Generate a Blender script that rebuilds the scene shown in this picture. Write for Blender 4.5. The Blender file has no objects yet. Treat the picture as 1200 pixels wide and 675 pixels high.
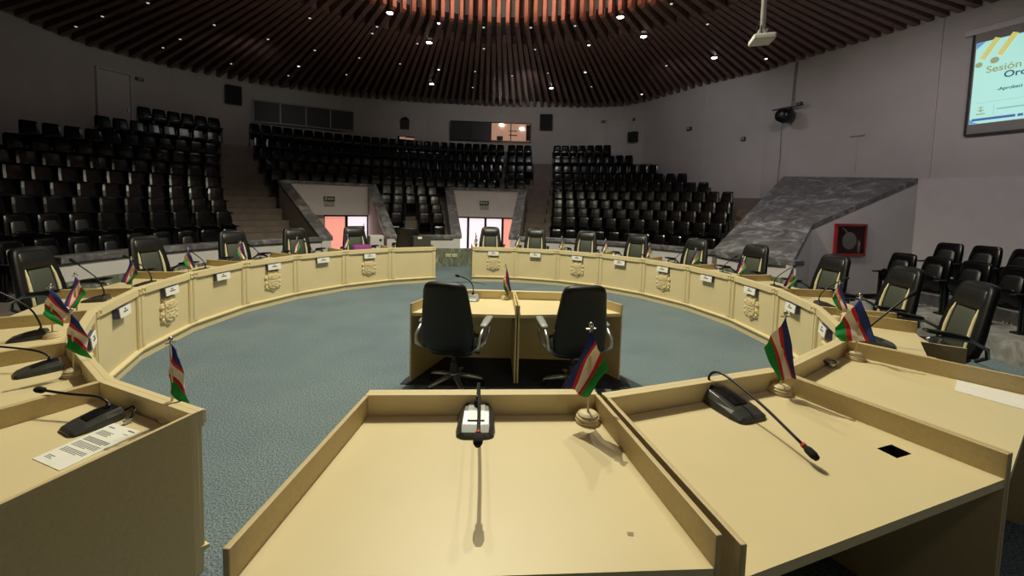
import bpy, bmesh, math, random
from mathutils import Vector, Matrix
random.seed(7)
S = bpy.context.scene
COL = S.collection
R = math.radians
PI = math.pi

# ---------------------------------------------------------------- camera
CAM_H = 1.9393
cd = bpy.data.cameras.new('camera')
cam = bpy.data.objects.new('camera', cd); COL.objects.link(cam)
cd.sensor_width = 36.0
cd.lens = 478.7 / 1200 * 36.0
cd.shift_y = -66.6 / 1200
cd.clip_start = 0.05; cd.clip_end = 200
cam.matrix_world = Matrix.Translation((0, 0, CAM_H)) @ Matrix.Rotation(R(90) - 0.0664, 4, 'X') @ Matrix.Rotation(0.0265, 4, 'Z')
S.camera = cam

# ---------------------------------------------------------------- world, exposure, lamps
S.view_settings.view_transform = 'Standard'
S.view_settings.look = 'None'
S.view_settings.gamma = 1
S.view_settings.use_curve_mapping = False
S.view_settings.exposure = 0.0
w = bpy.data.worlds.new('world'); S.world = w; w.use_nodes = True
w.node_tree.nodes['Background'].inputs[0].default_value = (0.02, 0.02, 0.022, 1)
w.node_tree.nodes['Background'].inputs[1].default_value = 1.0

CX, CY = -0.3817, 5.9565          # centre of the ring of desks and of the round roof opening
RR = 4.143                        # front radius of the ring
CEIL = 6.70

def lamp(name, kind, loc, energy, color, target=None, size=0.05, **kw):
    d = bpy.data.lights.new(name, kind); d.energy = energy; d.color = color
    if kind in ('POINT', 'SPOT'): d.shadow_soft_size = size
    o = bpy.data.objects.new(name, d); COL.objects.link(o); o.location = loc
    if target is not None:
        o.rotation_euler = (Vector(target) - Vector(loc)).to_track_quat('-Z', 'Y').to_euler()
    for k, v in kw.items(): setattr(d, k, v)
    return o

WARM = (1.0, 0.955, 0.73)
# floodlights hung in the round opening over the middle of the ring
for (x, y, e) in ((-0.66, 5.9, 1560), (0.18, 6.5, 310), (1.26, 7.7, 270), (-1.6, 6.6, 225), (-0.5, 4.9, 105)):
    lamp('flood_lamp', 'SPOT', (x, y, 7.25), e, WARM, target=(x * .8 + CX * .2, y * .8 + CY * .2, 0), size=0.03,
         spot_size=R(140), spot_blend=0.6)
# added unseen area lights that wash the copper boards of the opening from below
for k in range(24):
    a = R(k * 15)
    lx, ly = CX + 4.2 * math.sin(a), CY + 4.2 * math.cos(a)
    lamp('copper_fill', 'AREA', (lx, ly, 6.72), 6.5, (1.0, 0.80, 0.66),
         target=(lx + math.sin(a), ly + math.cos(a), 6.72 + 0.95), shape='RECTANGLE', size=1.14, size_y=0.12, spread=R(110))
# hall fill: added spots without fixtures over the benches and over the head table
for (x, y, z, e, c, tg) in ((6.0, 8.0, 5.9, 170, (1, .93, .98), (9.6, 10.2, 1.8)), (7.0, 4.5, 5.6, 150, (1, .93, .96), (9.6, 7.0, 1.0)), (2.0, -0.8, 5.6, 75, (1, .93, .85), (-2.2, 1.8, .4)),
                            (0.5, 14.5, 6.2, 120, (1, .97, .95), (0, 20.3, 3.6)), (4.5, 13.0, 6.2, 75, (.94, .93, 1), (7.2, 16.2, 3.6)), (-7.5, 12.5, 6.2, 34, (1, .96, .93), (-12.5, 16.0, 4.0))):
    lamp('hall_fill', 'SPOT', (x, y, z), e, c, target=tg, size=0.3, spot_size=R(125), spot_blend=.7)

# ---------------------------------------------------------------- materials
def lin(r, g, b):
    f = lambda c: (c / 255) / 12.92 if c <= 10 else (((c / 255) + .055) / 1.055) ** 2.4
    return (f(r), f(g), f(b), 1)

def mat(name, col, rough=0.5, metal=0.0, nscale=0, namt=0.12, bump=0, emit=None, estr=1.0, stretch=None, spec=0.5):
    m = bpy.data.materials.new(name); m.use_nodes = True
    nt = m.node_tree; b = nt.nodes['Principled BSDF']
    b.inputs['Base Color'].default_value = col; b.inputs['Roughness'].default_value = rough; b.inputs['Metallic'].default_value = metal
    b.inputs['Specular IOR Level'].default_value = spec
    if nscale:
        tc = nt.nodes.new('ShaderNodeTexCoord'); n = nt.nodes.new('ShaderNodeTexNoise'); n.inputs['Scale'].default_value = nscale; n.inputs['Detail'].default_value = 5
        src = tc.outputs['Object']
        if stretch:
            mp = nt.nodes.new('ShaderNodeMapping'); mp.inputs['Scale'].default_value = stretch; nt.links.new(src, mp.inputs[0]); src = mp.outputs[0]
        nt.links.new(src, n.inputs['Vector'])
        r = nt.nodes.new('ShaderNodeValToRGB')
        r.color_ramp.elements[0].position = .3; r.color_ramp.elements[1].position = .7
        r.color_ramp.elements[0].color = tuple(c * (1 - namt) for c in col[:3]) + (1,)
        r.color_ramp.elements[1].color = tuple(min(1, c * (1 + namt)) for c in col[:3]) + (1,)
        nt.links.new(n.outputs['Fac'], r.inputs[0]); nt.links.new(r.outputs[0], b.inputs['Base Color'])
        if bump:
            bp = nt.nodes.new('ShaderNodeBump'); bp.inputs['Strength'].default_value = bump; bp.inputs['Distance'].default_value = .01
            nt.links.new(n.outputs['Fac'], bp.inputs['Height']); nt.links.new(bp.outputs[0], b.inputs['Normal'])
    if emit:
        b.inputs['Emission Color'].default_value = emit; b.inputs['Emission Strength'].default_value = estr
    return m

M = {}
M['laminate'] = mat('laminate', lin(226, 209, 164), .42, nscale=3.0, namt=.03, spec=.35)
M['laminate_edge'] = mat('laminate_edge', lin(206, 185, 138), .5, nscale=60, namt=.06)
M['board'] = mat('board', lin(150, 130, 95), .6, nscale=25, namt=.08)
M['crest'] = mat('crest', lin(226, 209, 164), .45, nscale=14, namt=.05)
M['white'] = mat('white_paint', lin(205, 200, 198), .75, nscale=2.5, namt=.04, bump=.03)
M['wall'] = mat('wall_paint', lin(196, 190, 186), .85, nscale=1.3, namt=.05, bump=.05)
M['leather'] = mat('black_leather', lin(26, 26, 25), .38, nscale=90, namt=.15, bump=.06)
M['leather_back'] = mat('matt_black_leather', lin(11, 11, 11), .5, nscale=120, namt=.15, bump=.05)
M['panel'] = mat('grey_green_upholstery', lin(66, 70, 60), .65, nscale=120, namt=.15, bump=.05)
M['cream'] = mat('cream_leather', lin(214, 203, 160), .5, nscale=40, namt=.05)
M['plastic'] = mat('black_plastic', lin(22, 22, 24), .33, nscale=30, namt=.1)
M['seat'] = mat('black_seat_shell', lin(8, 8, 9), .2, nscale=22, namt=.18, bump=.02, spec=.28)
M['seatpad'] = mat('black_seat_pad', lin(7, 7, 8), .4, nscale=60, namt=.2, bump=.05)
M['metal'] = mat('silver_metal', lin(190, 190, 192), .3, metal=.85, nscale=30, namt=.05)
M['dark_metal'] = mat('dark_metal', lin(48, 48, 50), .35, metal=.6, nscale=30, namt=.1)
M['silver_plastic'] = mat('silver_plastic', lin(152, 155, 150), .35, nscale=30, namt=.06)
M['mic_body'] = mat('charcoal_plastic', lin(66, 67, 63), .33, nscale=50, namt=.08)
M['foam'] = mat('black_foam', lin(20, 20, 20), .9, nscale=200, namt=.3, bump=.2)
M['red_ring'] = mat('red_ring', lin(190, 50, 40), .4, nscale=20)
M['paper'] = mat('paper', lin(238, 236, 226), .8, nscale=8, namt=.02)
M['ink'] = mat('ink', lin(105, 102, 98), .8, nscale=40, namt=.1)
M['dark_ink'] = mat('dark_ink', lin(60, 58, 62), .8, nscale=40, namt=.1)
M['plate_side'] = mat('blue_acrylic', lin(70, 66, 110), .35, nscale=20, namt=.05)
M['wood'] = mat('pale_wood', lin(216, 198, 158), .5, nscale=14, namt=.04, stretch=(1, 1, 6))
M['slat'] = mat('dark_slat', lin(122, 90, 84), .55, nscale=6, namt=.25)
M['copper'] = mat('copper_slat', lin(206, 128, 104), .55, nscale=5, namt=.1)
M['ceil'] = mat('dark_ceiling', lin(100, 92, 90), .9, nscale=2, namt=.15)
M['drum'] = mat('drum_grey', lin(105, 104, 100), .8, nscale=2, namt=.1)
M['glass_dark'] = mat('dark_glass', lin(36, 36, 38), .45, nscale=3, namt=.1)
M['black'] = mat('black_paint', lin(22, 22, 23), .5, nscale=20, namt=.1)
M['speaker'] = mat('speaker_cloth', lin(30, 30, 32), .8, nscale=150, namt=.3)
M['concrete'] = mat('terrace_concrete', lin(112, 100, 92), .8, nscale=5, namt=.15, bump=.05)
M['red'] = mat('cabinet_red', lin(150, 30, 32), .4, nscale=12, namt=.1)
M['hose'] = mat('hose_canvas', lin(170, 165, 155), .8, nscale=40, namt=.12, bump=.1)
M['green_sign'] = mat('dark_green_sign', lin(58, 78, 48), .5, nscale=20)
M['sign_pale'] = mat('sign_pale', lin(190, 195, 180), .5, nscale=20)
M['purple'] = mat('purple_cloth', lin(140, 62, 140), .8, nscale=40, namt=.2, bump=.1)
M['lens'] = mat('lamp_lens', lin(255, 250, 240), .3, emit=(1, .97, .93, 1), estr=40)
M['lens_dim'] = mat('lamp_lens_dim', lin(255, 250, 240), .3, emit=(1, .95, .88, 1), estr=.55)
M['lens_mid'] = mat('lamp_lens_mid', lin(255, 250, 240), .3, emit=(1, .97, .93, 1), estr=3)
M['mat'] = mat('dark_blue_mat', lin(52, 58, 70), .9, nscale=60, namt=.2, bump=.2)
M['daylight'] = mat('daylit_glass_white', lin(240, 220, 230), .4, emit=lin(250, 232, 240), estr=.95, nscale=1.2)
M['daylight_pink'] = mat('daylit_glass_pink', lin(240, 160, 140), .4, emit=lin(243, 158, 140), estr=.85, nscale=1.2)
M['booth'] = mat('booth_wall', lin(225, 190, 165), .8, nscale=3, emit=lin(190, 140, 115), estr=.55)
M['booth_dark'] = mat('booth_item', lin(90, 60, 50), .7, nscale=8)

def carpet():
    m = mat('carpet', lin(120, 136, 138), .95, spec=.1)
    nt = m.node_tree; b = nt.nodes['Principled BSDF']
    tc = nt.nodes.new('ShaderNodeTexCoord')
    n1 = nt.nodes.new('ShaderNodeTexNoise'); n1.inputs['Scale'].default_value = 95; n1.inputs['Detail'].default_value = 4
    n2 = nt.nodes.new('ShaderNodeTexNoise'); n2.inputs['Scale'].default_value = .9; n2.inputs['Detail'].default_value = 3
    for n in (n1, n2): nt.links.new(tc.outputs['Object'], n.inputs['Vector'])
    r = nt.nodes.new('ShaderNodeValToRGB'); r.color_ramp.elements[0].position = .35; r.color_ramp.elements[1].position = .68
    r.color_ramp.elements[0].color = lin(76, 91, 99); r.color_ramp.elements[1].color = lin(152, 168, 172)
    nt.links.new(n1.outputs['Fac'], r.inputs[0])
    r2 = nt.nodes.new('ShaderNodeValToRGB'); r2.color_ramp.elements[0].color = (.82, .84, .9, 1); r2.color_ramp.elements[1].color = (1, 1, 1, 1)
    r2.color_ramp.elements[0].position = .35; r2.color_ramp.elements[1].position = .6
    nt.links.new(n2.outputs['Fac'], r2.inputs[0])
    mx = nt.nodes.new('ShaderNodeMixRGB'); mx.blend_type = 'MULTIPLY'; mx.inputs[0].default_value = 1
    nt.links.new(r.outputs[0], mx.inputs[1]); nt.links.new(r2.outputs[0], mx.inputs[2]); nt.links.new(mx.outputs[0], b.inputs['Base Color'])
    bp = nt.nodes.new('ShaderNodeBump'); bp.inputs['Strength'].default_value = .5; bp.inputs['Distance'].default_value = .01
    nt.links.new(n1.outputs['Fac'], bp.inputs['Height']); nt.links.new(bp.outputs[0], b.inputs['Normal'])
    return m
M['carpet'] = carpet()

def marble(name, c0, c1, c2, scale=3.0, rough=.3, stretch=(1, 1, 1)):
    m = mat(name, c1, rough)
    nt = m.node_tree; b = nt.nodes['Principled BSDF']
    tc = nt.nodes.new('ShaderNodeTexCoord'); mp = nt.nodes.new('ShaderNodeMapping'); mp.inputs['Scale'].default_value = stretch
    n = nt.nodes.new('ShaderNodeTexNoise'); n.inputs['Scale'].default_value = scale; n.inputs['Detail'].default_value = 9; n.inputs['Roughness'].default_value = .65; n.inputs['Distortion'].default_value = 1.2
    nt.links.new(tc.outputs['Object'], mp.inputs[0]); nt.links.new(mp.outputs[0], n.inputs['Vector'])
    r = nt.nodes.new('ShaderNodeValToRGB'); e = r.color_ramp.elements
    e[0].position = .3; e[0].color = c0; e[1].position = .75; e[1].color = c2
    k = e.new(.52); k.color = c1
    nt.links.new(n.outputs['Fac'], r.inputs[0]); nt.links.new(r.outputs[0], b.inputs['Base Color'])
    return m
M['marble'] = marble('grey_marble', lin(62, 60, 62), lin(104, 102, 104), lin(180, 178, 178), 2.6, .35)
M['stone'] = marble('pale_grey_stone', lin(110, 108, 104), lin(150, 147, 142), lin(190, 186, 180), 3.5, .5)
M['marble_green'] = marble('green_marble', lin(70, 78, 66), lin(120, 126, 108), lin(190, 190, 168), 5, .35, (3, 3, .8))

def flag_material():
    m = mat('flag_cloth', (1, 1, 1, 1), .85)
    nt = m.node_tree; b = nt.nodes['Principled BSDF']
    uv = nt.nodes.new('ShaderNodeUVMap'); sp = nt.nodes.new('ShaderNodeSeparateXYZ'); r = nt.nodes.new('ShaderNodeValToRGB')
    nt.links.new(uv.outputs[0], sp.inputs[0]); nt.links.new(sp.outputs['Y'], r.inputs[0])
    r.color_ramp.interpolation = 'CONSTANT'; e = r.color_ramp.elements
    cols = [(0, lin(38, 56, 128)), (.23, lin(200, 36, 50)), (.34, lin(240, 230, 216)), (.61, lin(200, 36, 50)), (.72, lin(28, 146, 64))]
    e[0].position = 0; e[0].color = cols[0][1]; e[1].position = .23; e[1].color = cols[1][1]
    for p, c in cols[2:]:
        k = e.new(p); k.color = c
    nt.links.new(r.outputs[0], b.inputs['Base Color'])
    return m
M['flag'] = flag_material()

# ---------------------------------------------------------------- mesh helpers
class MB:
    """collects shapes, then links them as one mesh object"""
    def __init__(self): self.bm = bmesh.new(); self.mats = []; self.mi = 0
    def use(self, m):
        if m not in self.mats: self.mats.append(m)
        self.mi = self.mats.index(m); return self
    def _f(self, vs):
        try:
            f = self.bm.faces.new(vs); f.material_index = self.mi; return f
        except ValueError: return None
    def box(self, c, s, rot=None, rz=0):
        rm = rot if rot is not None else Matrix.Rotation(rz, 3, 'Z')
        v = [self.bm.verts.new(Vector(c) + rm @ Vector((i * s[0] / 2, j * s[1] / 2, k * s[2] / 2))) for i in (-1, 1) for j in (-1, 1) for k in (-1, 1)]
        for q in ((0, 1, 3, 2), (4, 6, 7, 5), (0, 4, 5, 1), (2, 3, 7, 6), (0, 2, 6, 4), (1, 5, 7, 3)): self._f([v[i] for i in q])
        return self
    def slab(self, a, b, t, z0, z1, side=1):
        """upright board between 2D points a, b; thickness t towards the left (side=1) of a->b"""
        a = Vector(a); b = Vector(b); d = (b - a).normalized(); n = Vector((-d.y, d.x)) * t * side
        return self.prism([a, b, b + n, a + n], z0, z1)
    def prism(self, pts, z0, z1):
        n = len(pts)
        lo = [self.bm.verts.new((p[0], p[1], z0 if not hasattr(z0, '__len__') else z0[i])) for i, p in enumerate(pts)]
        hi = [self.bm.verts.new((p[0], p[1], z1 if not hasattr(z1, '__len__') else z1[i])) for i, p in enumerate(pts)]
        self._f(lo[::-1]); self._f(hi)
        for i in range(n):
            j = (i + 1) % n; self._f([lo[i], lo[j], hi[j], hi[i]])
        return self
    def poly(self, pts): return self._f([self.bm.verts.new(p) for p in pts])
    def loft(self, rings, cap=True, closed=True):
        rs = [[self.bm.verts.new(p) for p in r] for r in rings]
        n = len(rs[0])
        for a, b in zip(rs, rs[1:]):
            for i in range(n if closed else n - 1):
                j = (i + 1) % n; self._f([a[i], a[j], b[j], b[i]])
        if cap and closed:
            self._f(rs[0][::-1]); self._f(rs[-1])
        return self
    def tube(self, pts, rad, n=10):
        pts = [Vector(p) for p in pts]; rads = rad if hasattr(rad, '__len__') else [rad] * len(pts)
        rings = []; up = None
        for i, p in enumerate(pts):
            t = (pts[min(i + 1, len(pts) - 1)] - pts[max(i - 1, 0)]).normalized()
            if up is None: up = t.orthogonal().normalized()
            up = (up - t * up.dot(t)).normalized(); s = t.cross(up)
            rings.append([p + (up * math.cos(2 * PI * k / n) + s * math.sin(2 * PI * k / n)) * rads[i] for k in range(n)])
        return self.loft(rings)
    def lathe(self, prof, c=(0, 0, 0), n=24, rot=None):
        rings = []
        for r, z in prof:
            ring = [Vector((max(r, 1e-4) * math.cos(2 * PI * k / n), max(r, 1e-4) * math.sin(2 * PI * k / n), z)) for k in range(n)]
            if rot is not None: ring = [rot @ v for v in ring]
            rings.append([Vector(c) + v for v in ring])
        return self.loft(rings)
    def ball(self, c, r, n=12):
        sc = r if hasattr(r, '__len__') else (r, r, r)
        rings = []
        for i in range(n + 1):
            a = -PI / 2 + PI * i / n
            rr = max(math.cos(a), 1e-3)
            rings.append([Vector(c) + Vector((sc[0] * rr * math.cos(2 * PI * k / n), sc[1] * rr * math.sin(2 * PI * k / n), sc[2] * math.sin(a))) for k in range(n)])
        return self.loft(rings)
    def sector(self, r0, r1, a0, a1, z0, z1, step=3.0):
        n = max(1, int(math.ceil(abs(a1 - a0) / step)))
        P = [(CX + r * math.sin(R(a)), CY + r * math.cos(R(a))) for r, seq in ((r0, range(n + 1)), (r1, range(n, -1, -1))) for a in [a0 + (a1 - a0) * k / n for k in seq]]
        # quads so the ring stays well formed
        def pt(r, a, z): return Vector((CX + r * math.sin(R(a)), CY + r * math.cos(R(a)), z))
        rings = []
        for k in range(n + 1):
            a = a0 + (a1 - a0) * k / n
            rings.append([pt(r0, a, z0), pt(r1, a, z0), pt(r1, a, z1), pt(r0, a, z1)])
        return self.loft(rings)
    def build(self, name, m=None, parent=None, smooth=False, bevel=0, seg=2):
        bmesh.ops.recalc_face_normals(self.bm, faces=self.bm.faces)
        me = bpy.data.meshes.new(name); self.bm.to_mesh(me); self.bm.free()
        if m is not None: me.materials.append(m)
        else:
            for q in self.mats: me.materials.append(q)
        if smooth:
            for p in me.polygons: p.use_smooth = True
        o = bpy.data.objects.new(name, me); COL.objects.link(o)
        if parent is not None: o.parent = parent
        if bevel:
            b = o.modifiers.new('bevel', 'BEVEL'); b.width = bevel; b.segments = seg; b.limit_method = 'ANGLE'; b.angle_limit = R(35)
        return o

def tag(o, label, cat, group=None, kind=None):
    if label: o['label'] = label
    if cat: o['category'] = cat
    if group: o['group'] = group
    if kind: o['kind'] = kind
    return o
def thing(name, label, cat, loc=(0, 0, 0), rz=0, group=None):
    o = bpy.data.objects.new(name, None); COL.objects.link(o)
    o.location = loc; o.rotation_euler = (0, 0, rz); o.empty_display_size = .1
    return tag(o, label, cat, group)
def struct(o): o['kind'] = 'structure'; return o
def copy_tree(o, parent=None):
    c = o.copy(); COL.objects.link(c)
    if parent is not None: c.parent = parent
    for ch in list(o.children): copy_tree(ch, c)
    return c
def pol(r, az, z=0.0): return Vector((CX + r * math.sin(R(az)), CY + r * math.cos(R(az)), z))
ORD = ['first', 'second', 'third', 'fourth', 'fifth', 'sixth', 'seventh', 'eighth', 'ninth', 'tenth', 'eleventh', 'twelfth', 'thirteenth', 'fourteenth', 'fifteenth',
       'sixteenth', 'seventeenth', 'eighteenth', 'nineteenth', 'twentieth']
def ordn(i):
    if i < 20: return ORD[i]
    t = {2: 'twenty', 3: 'thirty', 4: 'forty', 5: 'fifty', 6: 'sixty'}[(i + 1) // 10]
    return t[:-1] + 'ieth' if (i + 1) % 10 == 0 else t + '-' + ORD[(i + 1) % 10 - 1]

# ---------------------------------------------------------------- the setting
WALL = [(-13.71, 11.16), (-13.95, 12.58), (-13.98, 13.71), (-13.02, 15.74), (-11.0, 17.65), (-8.07, 19.28), (-4.3, 20.16), (-0.16, 20.48), (3.58, 20.24), (5.12, 19.8),
        (5.89, 18.9), (7.32, 16.1), (8.58, 14.28), (8.89, 13.34), (9.66, 11.71), (10.28, 10.23), (12.4, 5.2), (12.6, 1.0), (9.5, -5.0), (0.0, -6.5), (-9.0, -4.0), (-13.0, 3.0)]
def wall_part(name, pts, z0=-.9, z1=7.0):
    m = MB()
    c = Vector((CX, CY)); P = [Vector(p) for p in pts]; N = []
    for i in range(len(P)):
        d = (P[min(i + 1, len(P) - 1)] - P[max(i - 1, 0)]).normalized(); n_ = Vector((d.y, -d.x))
        N.append(n_ if n_.dot(P[i] - c) > 0 else -n_)
    m.loft([[Vector((p.x, p.y, z0)), Vector((p.x, p.y, z1)), Vector((q.x, q.y, z1)), Vector((q.x, q.y, z0))] for p, q in zip(P, [p + n_ * .2 for p, n_ in zip(P, N)])])
    return struct(m.build(name, M['wall']))
W = WALL
wall_part('wall_left', [W[20], W[21]] + W[0:5])
wall_part('wall_back', W[4:10])
wall_part('wall_right', W[9:17])
wall_part('wall_front', W[16:21])
def wall_r(az):
    d = Vector((math.sin(R(az)), math.cos(R(az)))); o = Vector((CX, CY)); best = 99
    for i in range(len(W)):
        p = Vector(W[i]); q = Vector(W[(i + 1) % len(W)]); u = q - p
        den = d.x * u.y - d.y * u.x
        if abs(den) < 1e-9: continue
        t = ((p - o).x * u.y - (p - o).y * u.x) / den; s = ((p - o).x * d.y - (p - o).y * d.x) / den
        if t > 0 and -1e-6 <= s <= 1 + 1e-6: best = min(best, t)
    return best

fm = MB()
fm.sector(0.001, 6.62, 0, 360, -.12, 0.0, 6)
struct(fm.build('floor', M['carpet']))
fm = MB(); fm.prism([(-15, -7.5), (14, -7.5), (14, 21.5), (-15, 21.5)], -1.0, -.9)
struct(fm.build('floor_lower', M['concrete']))
# floor outside the arena on the near side (behind the viewer and to both sides)
fm = MB(); fm.sector(6.6, 11.3, 74, 262, -.12, 0.0, 4)
struct(fm.build('floor_near', M['carpet']))
# one-step platform carrying the head desks
fm = MB(); fm.sector(RR - .02, 6.5, 123.4, 184.5, 0, .17, 3)
struct(fm.build('floor_platform', M['carpet']))

# ceiling: dark plate with a round opening, radial boards under it, copper boards rising in the opening
cm = MB()
n = 120
for k in range(n):
    a0, a1 = 360 * k / n, 360 * (k + 1) / n
    cm.poly([pol(5.45, a0, 6.98), pol(5.45, a1, 6.98), pol(20, a1, 6.98), pol(20, a0, 6.98)])
struct(cm.build('ceiling', M['ceil']))
cm = MB()
NS = 134
for k in range(NS):
    az = 360 * (k + .5) / NS
    rw = wall_r(az) - .02
    d = Vector((math.sin(R(az)), math.cos(R(az)))); t = Vector((d.y, -d.x)) * .062
    o = Vector((CX, CY)); a = o + d * 5.345; b = o + d * rw
    cm.prism([a - t, b - t, b + t, a + t], CEIL, CEIL + .26)
    az += 180 / NS; rw = wall_r(az) - .02
    d = Vector((math.sin(R(az)), math.cos(R(az)))); t = Vector((d.y, -d.x)) * .062; a = o + d * 6.6; b = o + d * rw
    cm.prism([a - t, b - t, b + t, a + t], CEIL, CEIL + .26)
struct(cm.build('ceiling_slats', M['slat']))
cm = MB()
for k in range(NS):
    az = 360 * (k + .5) / NS
    d = Vector((math.sin(R(az)), math.cos(R(az)))); t = Vector((d.y, -d.x)) * .046
    o = Vector((CX, CY)); a = o + d * 5.15; b = o + d * 5.34
    cm.prism([a - t, b - t, b + t, a + t], CEIL, 8.6)
struct(cm.build('ceiling_copper_boards', M['copper']))
cm = MB()
cm.loft([[pol(5.45, 360 * k / n, z) for k in range(n)] for z in (6.97, 8.6)], cap=False)
cm._f([cm.bm.verts.new(pol(5.45, 360 * k / n, 8.62)) for k in range(n)])
struct(cm.build('ceiling_drum', M['drum']))

# seating terraces
ROWR = [7.4 + .69 * i for i in range(10)]
ROWT = [1.17, 1.565, 1.88, 2.19, 2.53, 2.89, 3.27, 3.69, 4.18, 4.75]
ROWZ = [t - .93 for t in ROWT]
HATCH = [(-44.6, -27.2), (-12.6, 5.0)]          # stairwell openings, azimuth
HR = 10.1
tm = MB()
for i in range(10):
    r0 = ROWR[i] - .36 if i else 6.62
    r1 = ROWR[i] + .33
    z = ROWZ[i]
    segs = [(-128, 53.2)]
    if r0 < HR:
        segs = [(-128, HATCH[0][0]), (HATCH[0][1], HATCH[1][0]), (HATCH[1][1], 53.2)]
    for a0, a1 in segs:
        if a0 == -128 and i > 6: a0 = (-71.2, -64.7, -58.2)[i - 7]
        while a1 > a0 and wall_r(a1) < r1 + .02: a1 -= .5
        if i == 9: r1x = 13.95
        else: r1x = r1
        tm.sector(r0, r1x, a0, a1, -.88, z)
struct(tm.build('floor_terrace', M['concrete']))
tm = MB()                                        # landing between last row and the back wall
for k in range(-59, 24, 3):
    a0, a1 = k, k + 3
    w0, w1 = wall_r(a0) - .02, wall_r(a1) - .02
    if min(w0, w1) > 13.97:
        tm.loft([[pol(13.96, a0, 3.7), pol(w0, a0, 3.7), pol(w0, a0, 3.80), pol(13.96, a0, 3.80)], [pol(13.96, a1, 3.7), pol(w1, a1, 3.7), pol(w1, a1, 3.80), pol(13.96, a1, 3.80)]])
struct(tm.build('floor_landing', M['concrete']))
# steps in the aisles
AISLES = [(-56.4, -50.0, 'left'), (-49.3, -45.3, 'left'), (5.5, 9.2, 'middle'), (47.5, 52.5, 'right')]
tm = MB()
for a0, a1, nm in ((-55.8, -45.4, 0), (5.3, 9.6, 0)):
    for i in range(9):
        tm.sector(ROWR[i] + .05, ROWR[i] + .332, a0, a1, ROWZ[i] + .002, (ROWZ[i] + ROWZ[i + 1]) / 2)
struct(tm.build('floor_aisle_steps', M['concrete']))

# parapet around the arena: marble plinth, white wall, marble cap
bm_ = MB()
bm_.sector(6.50, 6.60, -88, 70, 0, .55)
bm_.sector(6.50, 6.60, -132, -96, 0, .55)
struct(bm_.build('baseboard_arena', M['marble_green']))
pm = MB(); capm = MB()
for a0, a1 in ((-88, HATCH[0][0] + .1), (HATCH[0][1] - .1, HATCH[1][0] + .2), (HATCH[1][1] - .2, 70), (-132, -96)):
    pm.sector(6.53, 6.68, a0, a1, .55, .84)
    capm.sector(6.47, 6.74, a0 - .15, a1 + .15, .84, .95)
struct(pm.build('wall_parapet', M['white'])); struct(capm.build('trim_parapet_cap', M['marble'], bevel=.01))

# stairwell surrounds
def hatch(k, a0, a1, door):
    wm = MB(); mm = MB()
    for az, s in ((a0, 1), (a1, -1)):
        A = pol(6.5, az).to_2d(); B = pol(HR + .12, az).to_2d(); d = (B - A).normalized(); nrm = Vector((d.y, -d.x)) * s
        L = (B - A).length
        za, zb = .84, 2.40
        p = [A, B, B + nrm * .24, A + nrm * .24]
        wm.prism(p, [-.9] * 4, [za, zb, zb, za])
        q = [A - nrm * .04 , B - nrm * .04, B + nrm * .29, A + nrm * .29]
        mm.prism(q, [za + .005, zb + .005, zb + .005, za + .005], [za + .11, zb + .11, zb + .11, za + .11])
    c0, c1 = pol(HR, a0).to_2d(), pol(HR, a1).to_2d()
    wm.slab(c0, c1, .2, 1.40, 2.42, 1)
    d = (c1 - c0).normalized(); nn = Vector((-d.y, d.x))
    mm.slab(c0 - nn * .03, c1 - nn * .03, .3, 2.42, 2.52, 1)
    # inner back wall beside the doors
    e0, e1 = pol(HR, a0).to_2d() + nn * .21, pol(HR, a1).to_2d() + nn * .21
    f0, f1 = e0.lerp(e1, door[0]), e0.lerp(e1, door[1])
    if door[0] > .05: wm.slab(e0, f0, .1, -.9, 1.40, 1)
    if door[1] < .95: wm.slab(f1, e1, .1, -.9, 1.40, 1)
    struct(wm.build('wall_stairwell', M['white'])); struct(mm.build('trim_stairwell', M['marble'], bevel=.01))
    # glazed door
    root = bpy.data.objects.new('door_%d' % (k + 1), None); COL.objects.link(root); struct(root)
    ang = math.atan2(d.y, d.x); root.location = (f0.x, f0.y, -.9); root.rotation_euler = (0, 0, ang)
    Wd = (f1 - f0).length; Hd = 2.28; npan = door[2]
    fr = MB()
    for i in range(npan + 1): fr.box((Wd * i / npan, .05, Hd / 2), (.09 if 0 < i < npan else .06, .06, Hd))
    fr.box((Wd / 2, .05, Hd - .02), (Wd, .06, .05)); fr.box((Wd / 2, .05, .05), (Wd, .06, .1))
    fr.build('door_frame', M['black'], root)
    for i in range(npan):
        g = MB(); g.box((Wd * (i + .5) / npan, .07, Hd / 2), (Wd / npan - .02, .015, Hd - .04))
        g.build('glass_pane', M['daylight_pink'] if i in door[3] else M['daylight'], root)
    # exit sign on the lintel
    mid = c0.lerp(c1, .48)
    s = thing('exit_sign', 'small dark green exit sign on the white lintel of the ' + ('left' if k == 0 else 'middle') + ' stairwell', 'sign', (mid.x - nn.x * .03, mid.y - nn.y * .03, 1.86), ang, 'exit signs over the stairwells')
    b = MB(); b.box((0, 0, .09), (.36, .04, .16)); b.build('sign_plate', M['green_sign'], s, bevel=.005)
    b = MB()
    b.box((-.11, -.023, .10), (.03, .006, .07)).box((-.10, -.023, .145), (.025, .006, .025)).box((-.125, -.023, .055), (.05, .006, .015))
    for q in range(4): b.box((-.04 + q * .05, -.023, .09), (.03, .006, .05))
    b.build('lettering', M['sign_pale'], s)
    b = MB(); b.box((0, .01, -.09), (.34, .015, .13)); b.build('notice', M['silver_plastic'], s)
hatch(0, HATCH[0][0], HATCH[0][1], (.44, .93, 2, (0,)))
hatch(1, HATCH[1][0], HATCH[1][1], (.06, .94, 4, (3,)))

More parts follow.
